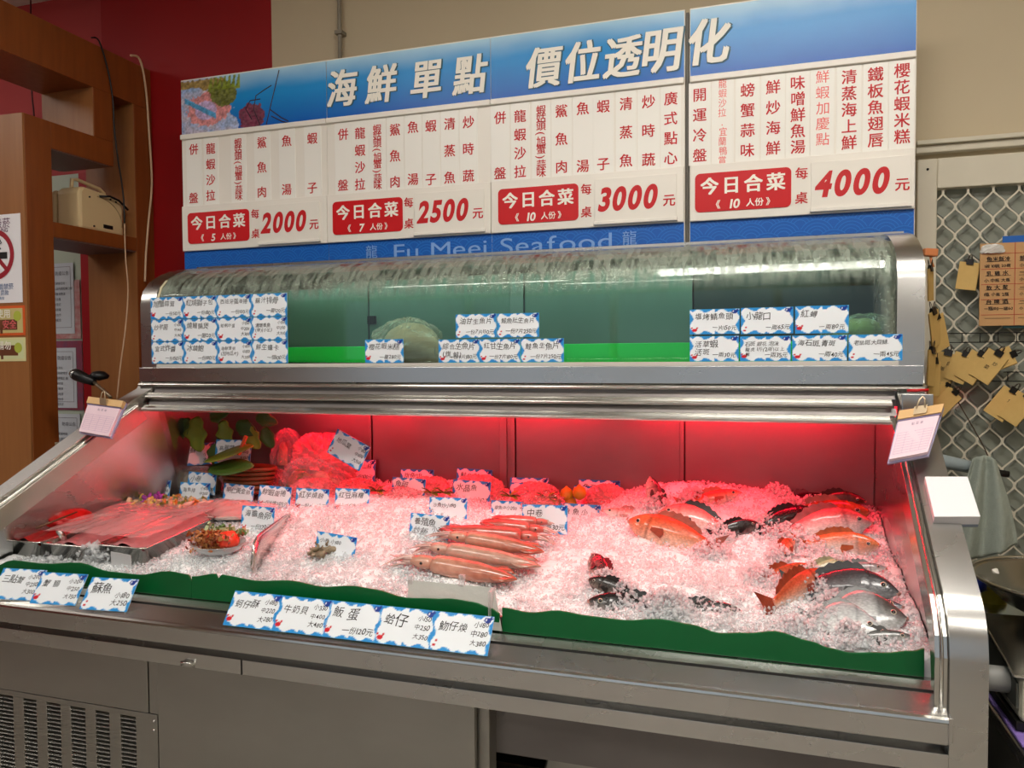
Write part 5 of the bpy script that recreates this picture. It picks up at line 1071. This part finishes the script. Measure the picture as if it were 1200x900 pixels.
# leafy vegetables, basket and bags at the back left
def leaf(c, d, up_, L, W, m, parent, lobes=0, name='leaf', curl=.2):
    d = Vector(d).normalized(); s_ = d.cross(Vector(up_)).normalized(); n_ = s_.cross(d); b = MB().smooth(); K = 12; vs = []
    for i in range(K+1):
        t = i/K; w = W*math.sin(math.pi*min(1, t*.96+.02))**.7*(1+lobes*.45*math.sin(t*math.pi*5)); cz = -curl*L*t*t
        for q in (-1, -.5, 0, .5, 1): vs.append(Vector(c)+d*(L*t)+s_*(w*q)+n_*(cz+abs(q)*w*.25))
    b.add(vs, [(5*i+j, 5*i+j+1, 5*i+j+6, 5*i+j+5) for i in range(K) for j in range(4)]); return b.build(name, m, parent, solid=.0015)
LG = mat('leaf_yellow_green', (.56, .60, .20), .45, noise=(.42, .50, .14), nscale=18, bump=.4, bscale=40); LD = mat('leaf_dark_green', (.18, .32, .10), .45, noise=(.28, .36, .12), nscale=14, bump=.4)
t = empty('leafy_vegetable', (.17, .70, 1.06), 'tall leafy greens with yellow-green leaves in the back left corner', 'vegetable')
MB().smooth().tube([(.16, .74, .98), (.17, .73, 1.15), (.20, .71, 1.27)], [.012, .010, .006], 8).build('stem', LD, t)
for k, (px, py, dx, dz, L_, W_2, m) in enumerate(((232, 488, .0, -1, .13, .045, LG), (262, 492, .25, -1, .10, .032, LG), (222, 490, -.5, -.8, .10, .03, LD), (246, 490, .6, .2, .09, .03, LD), (277, 496, .8, -.3, .09, .03, LD), (290, 500, .5, -.8, .09, .03, LG), (255, 520, -.3, -1, .08, .03, LD), (300, 488, .9, -.2, .09, .025, LD), (310, 500, .4, -.9, .08, .028, LD))):
    p = at(px, py, 'y', .68); leaf(p, (dx, -.15, dz), (0, -1, .2), L_, W_2, m, t, .5 if m is LG else .2)
t = empty('vegetable_basket', (.27, .64, 1.02), 'woven brown basket with a broad green leaf laid over it', 'basket')
p0, p1 = at(252, 562, 'y', .66), at(322, 560, 'y', .66); BW = mat('basket_weave', (.52, .32, .16), .6, noise=(.36, .20, .09), nscale=30)
for k in range(6):
    z = 1.03+.016*k; w = .013; piece_ = MB().smooth().lathe([(1, -w/2), (1.03, 0), (1, w/2), (.96, w/2), (.96, -w/2)], (0, 0, 0), 30); piece_.v = [(p0.x+(p1.x-p0.x)*.5+v[0]*(.085+.006*k), .68+v[1]*.06, z+v[2]) for v in piece_.v]; piece_.build('cane_band', BW, t)
leaf((p0.x-.01, .62, 1.135), (1, 0, .14), (0, -.4, 1), .22, .05, LG, t, 0, 'broad_leaf', -.15)
leaf((p0.x+.02, .60, 1.11), (1, 0, .02), (0, -.8, 1), .20, .04, LD, t, 0, 'broad_leaf', -.1)
# wooden peg on the pink card
p = at(284, 522, 'y', .645); tag(MB().obox(p, (.005, .006, .038), Euler((0, .45, 0)).to_matrix()).build('wooden_peg', mat('peg_wood', (.86, .40, .24), .5), None, .0015), 'orange wooden peg clipped on the pink-lit card among the vegetables', 'peg')
# clear-wrapped bundle in front of the basket
p = at(232, 566, 'y', .70); t = empty('wrapped_vegetable', (p.x, .70, 1.0), 'film-wrapped brown vegetables with a bright pink bag tail, left of the basket', 'vegetable')
blob('vegetable', (p.x, .71, 1.01), .085, .045, .055, mat('brown_veg', (.50, .42, .24), .5, noise=(.66, .56, .36), nscale=20, bump=.5), t, .2, 3, 31)
blob('wrap', (p.x, .71, 1.01), .10, .052, .066, FILM, t, .25, 4, 32, 40, 20, True)
p = at(262, 562, 'y', .66); MB().smooth().tube([p, p+Vector((.02, 0, .022)), p+Vector((.038, 0, .04))], [.02, .012, .015], 9).build('bag_tail', PINKBAG, t)
# dark net of gourds, big red bag of vegetables and its neighbours
def bagged(lab, px0, px1, ptop, pbase, y, fill, bagm, seed, fm, name='red_vegetable_bag', depth=None, grp='bagged vegetables along the back wall', tops=()):
    a, c = at(px0, pbase, 'y', y), at(px1, ptop, 'y', y); cx = (a.x+c.x)/2; rx = (c.x-a.x)/2; h = c.z-a.z; ry = depth or min(rx*.8, .055); z0 = a.z-.01; r = random.Random(seed)
    t = empty(name, (cx, y, z0), lab, 'bag', grp)
    for k in range(fill):
        q = r.random()*2*math.pi; d = math.sqrt(r.random())*.55; s_ = r.uniform(.75, 1.15); blob('vegetable', (cx+rx*d*math.cos(q), y+ry*d*math.sin(q), z0+h*r.uniform(.02, .35)), rx*.38*s_, ry*.4*s_, h*.36*s_, fm[k % len(fm)], t, .12, 2, seed*7+k, 18, 10)
    blob('bag', (cx, y, z0), rx, ry, h/1.35, bagm, t, .36, 6, seed, 72, 32, True); return t
VR = mat('red_lit_veg', (.55, .38, .26), .5, noise=(.72, .55, .38), nscale=20, bump=.4); VG = mat('green_veg', (.36, .44, .18), .5, noise=(.50, .56, .28), nscale=20, bump=.4); VD = mat('dark_purple_veg', (.30, .14, .14), .4, noise=(.40, .22, .18), nscale=30, bump=.3); VW = mat('pale_veg', (.84, .78, .68), .45, noise=(.74, .66, .54), nscale=20, bump=.4)
bagged('dark purple vegetables in a net, between basket and the big red bag', 322, 352, 502, 552, .80, 7, FILM, 41, [VD, VD, VR])
bagged('bulging red bag of vegetables below the tilted red-lit card', 346, 412, 508, 556, .81, 6, REDBAG, 42, [VR, VW])
bagged('net of pale mushrooms and greens in front of the bulging red bag', 334, 402, 536, 574, .765, 12, FILM, 43, [VW, VG, VR, VW], name='vegetable_net')
bagged('small rose-pink bag left of the mushroom net', 306, 342, 548, 580, .77, 3, PINKBAG, 44, [VW], name='pink_bag')
bagged('crimson bag low in front, right of the rose-pink bag', 342, 396, 560, 584, .72, 3, REDBAG, 45, [VR])
bagged('pinkish bag behind the last card of the left row', 396, 446, 560, 588, .74, 3, PINKBAG, 46, [VW], name='pink_bag')
bagged('red bag under the rearmost left card', 480, 528, 558, 584, .78, 3, REDBAG, 47, [VW])
bagged('red bag under the rearmost middle card', 532, 590, 556, 584, .80, 4, REDBAG, 48, [VW])
bagged('red bag directly left of the yellow lemons', 604, 654, 564, 586, .80, 3, REDBAG, 49, [VW])
bagged('red bag right of the yellow lemons', 688, 734, 566, 588, .80, 3, REDBAG, 50, [VW])
bagged('pale pink bag in front of the lemons', 612, 660, 575, 592, .70, 2, PINKBAG, 51, [VW], name='pink_bag')
bagged('low pinkish bag behind the white card left of the squids', 452, 500, 568, 586, .72, 2, PINKBAG, 52, [VW], name='pink_bag')
LEM = mat('lemon_skin', (.80, .62, .16), .4, noise=(.70, .55, .12), nscale=60, bump=.3, bscale=150)
for px, py, lab in ((664, 574, 'yellow lemon at the back, left one of the upper pair'), (679, 572, 'yellow lemon at the back, right one of the upper pair'), (650, 583, 'yellow lemon lower and left of the pair'), (668, 585, 'yellow lemon low, between pink bag and cards')):
    p = at(px, py, 'y', .74); p.z = p.z-.015; tag(MB().smooth().lathe([(0, -.024), (.006, -.023), (.018, -.015), (.023, 0), (.018, .015), (.006, .023), (.003, .027), (0, .028)], (p.x, p.y, p.z), 18).build('lemon', LEM), lab, 'fruit', 'lemons at the back of the ice')
for k, (px, py) in enumerate(((441, 576), (505, 578), (520, 578), (597, 582), (640, 584), (826, 556))):
    if k == 5: continue
    p = at(px, py, 'y', .68); t = empty('green_sprig', p, ('green sprig at the left end of the second card row', 'green sprig between the first two pink cards, left part', 'green sprig between the first two pink cards, right part', 'green sprig left of the pale pink bag', 'green sprig in front of the pale pink bag')[k], 'herb', 'green sprigs in the ice')
    for q in range(6): a = q*1.05; leaf(p, (math.cos(a), .3*math.sin(a), .35+.3*math.sin(a*2)), (0, 0, 1), .035, .009, LG if q % 2 else LD, t, 0, 'leaf', .3)

# ================================================================== CLIPBOARDS AND PADS ON THE CASE
def clipboard(corners, lab, rows_n=9):
    """a pad of pink order slips under a wooden clip rail; corners: top-left, top-right, bottom-right, bottom-left"""
    c = [Vector(q) for q in corners]; t = empty('order_clipboard', (c[2]+c[3])/2, lab, 'clipboard', 'pink order pads on the case'); nrm = (c[1]-c[0]).cross(c[3]-c[0]).normalized()
    if nrm.y > 0: nrm = -nrm
    Q = lambda u, v, h=0: c[0].lerp(c[1], u).lerp(c[3].lerp(c[2], u), v)+nrm*h
    def slab(nm, u0, u1, v0, v1, h0, h1, m, par=t):
        b = MB(); b.add([Q(u0, v0, h0), Q(u1, v0, h0), Q(u1, v1, h0), Q(u0, v1, h0), Q(u0, v0, h1), Q(u1, v0, h1), Q(u1, v1, h1), Q(u0, v1, h1)], [(0, 3, 2, 1), (4, 5, 6, 7), (0, 1, 5, 4), (1, 2, 6, 5), (2, 3, 7, 6), (3, 0, 4, 7)]); return b.build(nm, m, par)
    slab('backing', -.02, 1.02, -.02, 1.02, -.006, 0, mat('board_violet', (.62, .60, .72), .4)); slab('slip_pad', .02, .98, .10, .99, 0, .010, PINKP)
    slab('wooden_rail', -.01, 1.01, -.03, .16, .0, .014, mat('pale_wood', (.84, .68, .46), .5)); slab('rail_shadow_strip', .0, 1.0, .16, .20, .008, .0108, mat('violet_strip', (.45, .40, .52), .5))
    b = MB()
    for k in range(rows_n): v = .46+.055*k; b.add([Q(.08, v, .0106), Q(.92, v, .0106), Q(.92, v+.008, .0106), Q(.08, v+.008, .0106)], [(0, 1, 2, 3)])
    for k in range(5): u = .08+.21*k; b.add([Q(u, .46, .0106), Q(u+.008, .46, .0106), Q(u+.008, .90, .0106), Q(u, .90, .0106)], [(0, 1, 2, 3)])
    b.build('ruled_lines', mat('slip_lines', (.80, .68, .78), .5), t)
    T = Text(); T.line('點 菜 單', 0, 0, 1, 0, 'c'); 
    ux, vx = (c[1]-c[0]), (c[3]-c[0]); me = bpy.data.meshes.new('lettering'); q = np.concatenate(T.v); me.from_pydata([tuple(Q(.5+a*.075, .30-b2*.07, .0108)-(c[2]+c[3])/2) for a, b2 in q], [], T.f); link('lettering', me, mat('slip_ink', (.60, .50, .60), .5), t, (c[2]+c[3])/2)
    # binder clip
    m0 = Q(.5, .05, .016); b = MB(); e = (c[1]-c[0]).normalized(); f_ = (c[0]-c[3]).normalized()
    b.add([m0-e*.014+nrm*.002-f_*.012, m0+e*.014+nrm*.002-f_*.012, m0+e*.014+nrm*.010+f_*.006, m0-e*.014+nrm*.010+f_*.006, m0-e*.014-nrm*.004-f_*.012, m0+e*.014-nrm*.004-f_*.012, m0+e*.014-nrm*.004+f_*.006, m0-e*.014-nrm*.004+f_*.006], [(0, 1, 2, 3), (4, 7, 6, 5), (0, 4, 5, 1), (1, 5, 6, 2), (2, 6, 7, 3), (3, 7, 4, 0)]); clip = b.build('binder_clip', mat('brass_clip', (.78, .70, .58), .3, .7), t)
    MB().smooth().tube([m0-e*.009+nrm*.008, m0-e*.006+nrm*.014+f_*.022, m0+nrm*.015+f_*.030, m0+e*.006+nrm*.014+f_*.022, m0+e*.009+nrm*.008], .0018, 6).build('clip_handle', mat('brass_clip'), clip)
    return t
d_ = .30
cl = [at(107, 468, 'y', .36), at(147, 473, 'y', .36), at(130, 513, 'y', .30), at(94, 507, 'y', .30)]; clipboard(cl, 'pink order pad with wooden rail clipped to the left sloping edge')
cl = [at(1054, 487, 'y', .36), at(1105, 479, 'y', .36), at(1088, 533, 'y', .27), at(1041, 542, 'y', .27)]; clipboard(cl, 'pink order pad with wooden rail clipped to the right sloping edge')
# white note pad on the right slope
t = empty('white_note_pad', (2.47, .20, 1.16), 'thick blank white note pad on the right sloping edge', 'note pad')
c = [at(1083, 563, 'y', .27), at(1133, 563, 'y', .27), at(1148, 610, 'y', .17), at(1094, 610, 'y', .17)]; nr = Vector((0, -.55, .83))
b = MB(); b.add([v+nr*.012 for v in c]+[v-nr*.012 for v in c], [(0, 3, 2, 1), (4, 5, 6, 7), (0, 1, 5, 4), (1, 2, 6, 5), (2, 3, 7, 6), (3, 0, 4, 7)]); b.build('paper_block', PAPER, t, .001)
b = MB(); b.add([v+nr*-.012+Vector((0, 0, 0)) for v in c]+[v-nr*.020 for v in c], [(0, 3, 2, 1), (4, 5, 6, 7), (0, 1, 5, 4), (1, 2, 6, 5), (2, 3, 7, 6), (3, 0, 4, 7)]); b.build('pad_base', mat('pad_blue_grey', (.52, .56, .62), .5), t, .001)
q = at(1104, 566, 'y', .262); MB().smooth().tube([q+Vector((0, .01, .012)), q+Vector((.002, -.004, .008)), q+Vector((.003, -.008, -.012))], .0022, 6).build('wire_clip', STEELB, t)
# red strip and bracket at the upper right corner of the well
MB().smooth().tube([at(1063, 458, 'y', .50), at(1088, 457, 'y', .50)], .004, 8).build('red_strip', mat('red_strip', (.75, .08, .10), .4), case)
MB().box((2.43, .44, 1.325), (2.50, .455, 1.405)).build('corner_plate', STEEL, case, .002)
# gooseneck lamp by the left slope
t = empty('gooseneck_lamp', at(125, 462, 'y', .56), 'small black clip lamp on a gooseneck above the left order pad', 'lamp')
a_, b_ = at(87, 438, 'y', .56), at(110, 448, 'y', .56); b = MB().smooth(); b.tube([a_, a_.lerp(b_, .15), a_.lerp(b_, .4), b_], [.020, .022, .021, .013], 14).build('lamp_head', BLACKP, t)
MB().smooth().tube([at(84, 437, 'y', .555), at(88, 439, 'y', .555)], [.013, .018], 12).build('bulb', mat('lamp_silver', (.70, .70, .68), .2, .8), t)
MB().smooth().tube([b_, b_.lerp(at(123, 459, 'y', .56), .5), at(123, 459, 'y', .56), at(130, 466, 'y', .56)], .006, 8).build('gooseneck', mat('gooseneck_metal', (.55, .48, .40), .35, .8), t)
q = at(116, 440, 'y', .60); MB().smooth().lathe([(0, -.02), (.03, -.012), (.036, .0), (.02, .014), (0, .018)], tuple(q), 16).build('lamp_shade', BLACKP, t)
# ================================================================== THINGS AT THE RIGHT
def kraft_proto():
    t = empty('kraft_card', (0, 0, 0), 'x', 'tag card', 'kraft cards hanging with clips')
    b = MB()
    for k in range(3): b.add([(-.036, .001*k*2, -.118), (.036, .001*k*2, -.118), (.036, .001*k*2, -.008), (-.036, .001*k*2, -.008), (-.036, .001*k*2+.0012, -.118), (.036, .001*k*2+.0012, -.118), (.036, .001*k*2+.0012, -.008), (-.036, .001*k*2+.0012, -.008)], [(0, 3, 2, 1), (4, 5, 6, 7), (0, 1, 5, 4), (1, 2, 6, 5), (2, 3, 7, 6), (3, 0, 4, 7)])
    b.v = [(x+.0007*(y*1000), y, z) for x, y, z in b.v]; b.build('card_stack', KRAFT, t, local=True)
    b = MB(); b.prism([(-.006, -.018), (-.002, .004), (.006, .004), (.010, -.018), (.006, -.018), (.003, .0), (.001, .0), (-.002, -.018)], 'x', -.013, .013); b.build('binder_clip', BLACKM, t, local=True)
    for s_ in (-1, 1): MB().smooth().tube([(-.007, .002+s_*.004, .0), (-.005, .002+s_*.006, .018), (0, .002+s_*.007, .023), (.005, .002+s_*.006, .018), (.007, .002+s_*.004, .0)], .0012, 5).build('clip_handle', mat('brown_metal', (.28, .22, .18), .4, .6), t, local=True)
    return t
kp = kraft_proto(); first = True
for px, py, y, ry, rz, sc, lab, tx in (
    (1137, 305, 1.21, .14, 0, .82, 'single yellow kraft card hung high on the window mesh beside the order board', ''),
    (1112, 411, 1.185, .26, 0, .92, 'leftmost kraft card of the slanted row under the wire rail', '白飯'), (1133, 413, 1.18, .40, 0, .86, 'second kraft card of the slanted row under the wire rail', ''),
    (1152, 413, 1.175, .56, 0, .90, 'third kraft card of the slanted row under the wire rail', '湯'), (1172, 412, 1.17, .60, 0, .92, 'fourth kraft card of the slanted row under the wire rail', '炒菜'),
    (1190, 414, 1.18, 1.15, 0, .84, 'rightmost kraft card of the slanted row, swung nearly sideways', ''),
    (1190, 456, 1.175, .62, 0, .92, 'kraft card on the lower wire rail, left one near the picture edge', '魚'), (1206, 462, 1.17, .62, 0, .9, 'kraft card on the lower wire rail, cut by the picture edge', ''),
    (1112, 450, 1.16, .60, .3, .66, 'short kraft card bunched below the slanted row, upper one', ''), (1121, 458, 1.15, .75, .2, .78, 'kraft card bunched below the slanted row, lower one', ''),
    (1091, 312, .99, -.10, 1.15, .9, 'edge-on kraft card just right of the case corner, topmost', ''), (1094, 362, 1.0, -.28, 1.0, 1.0, 'fanned kraft card right of the case, left of the slanted row', ''),
    (1097, 368, 1.03, -.34, .8, 1.0, 'second fanned kraft card right of the case, a little further back', ''), (1093, 408, 1.0, .10, 1.1, 1.0, 'hanging kraft card beside the case, below the fanned ones', ''), (1096, 420, 1.05, .05, .9, 1.0, 'lowest hanging kraft card beside the case corner', '')):
    o = kp if first else copy_tree(kp); first = False; o.location = at(px, py, 'y', y); o.rotation_euler = (0, ry, rz); o.scale = (sc, sc, sc); o['label'] = lab
    if tx:
        T = Text()
        for i, c_ in enumerate(tx): T.char(c_, .012-.016*i, -.045-.022*i, .016, .01, rot=0)
        l = T.build(BLACKINK, o, -.001, world=False)
# wire rails
for k, (z_px, x0, x1, lab) in enumerate(((391, 1102, 1300, 'black wire rail with short rungs across the window mesh, upper one'), (436, 1176, 1300, 'black wire rail with short rungs across the window mesh, lower one'))):
    a = at(x0, z_px, 'y', 1.20); c = at(x1, z_px-2, 'y', 1.20); h = .030; t = empty('wire_rail', (a.x, 1.2, a.z-h), lab, 'rail', 'wire rails on the window')
    for dz, nm in ((0, 'top_wire'), (-h, 'bottom_wire')): MB().smooth().tube([(a.x, 1.20, a.z+dz), (c.x, 1.20, a.z+dz)], .0016, 6).build(nm, BLACKM, t)
    x = a.x+.012
    while x < c.x: MB().smooth().tube([(x, 1.20, a.z), (x, 1.20, a.z-h)], .0014, 6).build('rung', BLACKM, t); x += .052
a = at(1106, 446, 'y', 1.2); tag(MB().smooth().tube([(a.x, 1.198, a.z), (a.x+.45, 1.198, a.z-.004)], .0016, 6).build('wire_rod', BLACKM), 'thin black wire rod behind the bottoms of the slanted cards', 'rod')
# cord hanging across the mesh
cable('hanging_cord', [at(px, py, 'y', 1.19) for px, py in ((1112, 455), (1122, 470), (1138, 497), (1152, 522), (1160, 540))], .002, mat('brown_cord', (.34, .28, .22), .6), 'thin brown cord slanting down from the bunched cards to the towel')
# order board
a, c = at(1147, 382, 'y', 1.2), at(1147, 286, 'y', 1.2); t = empty('order_board', (a.x+.16, 1.2, a.z), 'kraft paper price board with red ruled columns taped on the window mesh', 'board'); x0, x1, z0, z1 = a.x, a.x+.34, a.z, c.z
box('paper_sheet', (x0, 1.196, z0), (x1, 1.20, z1), mat('board_kraft', (.80, .62, .42), .6, noise=(.76, .58, .38), nscale=12), t)
b = MB()
for k in range(5): z = z1-.035-(z1-z0-.04)*k/4.6; b.box((x0+.004, 1.1950, z), (x1, 1.1957, z+.0016))
for x in (x0+.098, x0+.215): b.box((x, 1.1950, z0), (x+.0018, 1.1957, z1))
b.build('red_ruling', mat('red_ruling', (.72, .28, .20), .6), t); T = Text()
for k, (l1, l2) in enumerate((('魚米飯冷', '1碗 10碗 20碗'), ('乳 雞 水', '小 中瓶 大瓶'), ('飲 大 鱉', '1瓶 小瓶 2瓶'), ('台 啤 酒', '一瓶100一罐60'))):
    z = z1-.052-k*.046; T.line(l1, x0+.018, z, .017, .012, jit=.6); T.line(l2, x0+.012, z-.022, .013, .012, jit=.6); T.line(('龍', '一斤', '一兩', '一盤')[k], x0+.112, z, .018, .012, jit=.6); T.line('小 中 大', x0+.112, z-.022, .012, .012, jit=.6)
T.build(BLACKINK, t, 1.1944); b = MB()
for k in range(5): z = z1-.060-k*.046; b.box((x0+.015, 1.1946, z), (x0+.088, 1.195, z+.001)); b.box((x0+.11, 1.1946, z), (x0+.19, 1.195, z+.001))
b.build('underline', BLACKINK, t)
tag(box('blue_sheet', (x0+.065, 1.202, z1-.02), (x1, 1.205, z1+.022), mat('blue_sheet', (.10, .38, .72), .4)), 'blue sheet whose edge shows above the kraft price board', 'sheet')
tag(box('teal_sheet', (x0+.07, 1.202, z0-.008), (x1, 1.205, z0+.03), mat('teal_sheet', (.10, .28, .30), .4)), 'dark teal sheet whose edge shows below the kraft price board', 'sheet')
q = at(1163, 292, 'y', 1.19); blob('tape', (q.x, 1.192, q.z-.012), .03, .006, .02, film_mat('silver_tape', (.92, .92, .90), .6, .15), t, .4, 4, 61, 24, 12, True)
# orange hook at the corner of the case
t = empty('orange_hook', at(1091, 300, 'y', 1.0), 'small orange-brown plastic hook at the right corner of the upper case', 'hook'); q = at(1090, 296, 'y', 1.0); MB().obox(q, (.020, .012, .012), Euler((0, .1, .2)).to_matrix()).build('hook_body', mat('orange_plastic', (.82, .50, .30), .5), t, .004); MB().smooth().tube([q, q+Vector((.004, 0, -.03)), q+Vector((.01, 0, -.045))], .004, 6).build('hook_arm', mat('orange_plastic'), t)
# towel rail and towel
a, c = at(1106, 541, 'y', .92), at(1170, 554, 'y', .92); e = at(1182, 556, 'y', .92); t = empty('towel_rail', a, 'blue-grey tube with a black end cap sticking out under the hanging cards', 'rail')
MB().smooth().tube([a+Vector((-.12, 0, .02)), a, a.lerp(c, .6)], [.022, .021, .018], 14).build('tube', mat('blue_grey_tube', (.62, .67, .68), .4), t); MB().smooth().tube([a.lerp(c, .55), c, e], [.011, .010, .010], 12).build('end_cap', BLACKP, t)
tw0, tw1 = at(1142, 538, 'y', .89), at(1168, 540, 'y', .89); bz = at(1160, 660, 'y', .89).z
def towel(u, v):
    spread = .032+.070*v; x = (tw0.x+tw1.x)/2-.005+(u-.5)*2*spread*(.9+.1*math.sin(3*v)); fold = .016*math.sin(u*13+v*1.5)*(.4+.6*v)
    z = tw0.z+.012*math.sin(u*math.pi)-(tw0.z-bz)*v+(.05*abs(u-.5)*2*v if u > .5 else .0)*1.2; return (x, .885+fold, z)
t = empty('hand_towel', (tw0.x, .885, bz), 'pale grey-green towel draped over the blue-grey tube', 'towel'); MB().smooth().grid(towel, 40, 30).build('cloth', mat('towel_cloth', (.66, .69, .64), .9, noise=(.60, .63, .58), nscale=60, bump=.6, bscale=250), t, solid=.004)
# cabinet, mat, scale with steel bowl
t = empty('side_counter', (2.9, .4, 0), 'steel-edged counter with a dark red front, right of the fish case', 'counter')
box('counter_top', (2.565, -.02, .715), (3.3, 1.1, .745), STEEL, t, .006); box('counter_body', (2.575, .0, 0), (3.3, 1.1, .715), STEELD, t, .004); box('red_front', (2.60, -.008, .05), (3.3, .0, .69), mat('dark_red_front', (.42, .06, .05), .4), t, .002)
t = empty('purple_mat', (2.8, .2, .745), 'purple woven mat lying under the weighing scale', 'mat'); MB().box((2.57, .02, .746), (3.05, .48, .754)).build('mat_sheet', mat('purple_mat_weave', (.60, .50, .80), .6, noise=(.50, .40, .70), nscale=120, bump=.5, bscale=300), t, .003)
n0_ = len(bpy.data.objects); t = empty('weighing_scale', (2.80, .26, .754), 'cream weighing scale with a grey knob and dark sloping top', 'scale')
MB().prism([(.06, .775), (.46, .775), (.46, .895), (.30, .905), (.06, .865)], 'x', 2.615, 3.0).build('scale_body', mat('scale_cream', (.78, .76, .68), .4), t, .012)
MB().prism([(.055, .868), (.30, .911), (.465, .90), (.465, .906), (.30, .918), (.053, .874)], 'x', 2.60, 3.01).build('top_tray', STEELB, t, .002)
MB().box((2.610, .07, .757), (3.0, .45, .776)).build('scale_foot', BLACKP, t, .003)
MB().prism([(.075, .80), (.30, .80), (.30, .89), (.075, .85)], 'x', 2.611, 2.617).build('side_plate', mat('scale_grey', (.34, .35, .32), .5), t)
MB().smooth().tube([(2.612, .13, .835), (2.572, .13, .835), (2.560, .13, .835)], [.026, .026, .020], 12).build('knob', mat('grey_knob', (.60, .60, .58), .4), t, .002)
t.location += Vector((-.035, 0, 0))
t = empty('steel_bowl', (2.79, .27, .95), 'wide shallow stainless steel bowl standing on the weighing scale', 'bowl')
MB().smooth().lathe([(0, 0), (.08, .002), (.135, .030), (.185, .072), (.200, .078), (.202, .074), (.186, .066), (.14, .022), (.085, -.006), (0, -.008)], (2.785, .30, .962), 48).build('bowl_body', mat('bowl_steel', (.70, .69, .66), .22, 1), t)
MB().smooth().tube([(2.785+.201*math.cos(a), .30+.201*math.sin(a), 1.040) for a in (2*math.pi*k/48 for k in range(49))], .004, 6, False).build('rolled_rim', STEELB, t)
t.location += Vector((-.03, 0, -.035))
p = at(1157, 735, 'y', .42); t = empty('yellow_bottle', (p.x, .42, .745), 'yellow bottle standing behind the scale beside the case', 'bottle')
MB().smooth().lathe([(0, 0), (.030, 0), (.034, .01), (.034, .15), (.026, .18), (.012, .19), (.012, .21), (0, .21)], (p.x+.01, .42, .745), 18).build('bottle_body', mat('yellow_plastic', (.90, .80, .25), .35), t); MB().smooth().lathe([(.014, 0), (.015, .02), (.010, .035), (0, .035)], (p.x+.01, .42, .955), 14).build('cap', WHITEP, t)
p = at(1144, 684, 'y', .50); t = empty('blue_bottle', (p.x, .5, .745), 'small bottle with dark blue cap just right of the case panel', 'bottle')
MB().smooth().lathe([(0, 0), (.022, 0), (.024, .01), (.024, .15), (.012, .17), (0, .17)], (p.x+.005, .5, .745), 16).build('bottle_body', mat('clear_grey_plastic', (.62, .64, .62), .2), t); MB().smooth().lathe([(.020, 0), (.022, .02), (.020, .045), (.010, .05), (0, .05)], (p.x+.005, .5, .91), 14).build('cap', mat('blue_cap', (.10, .16, .50), .35), t)
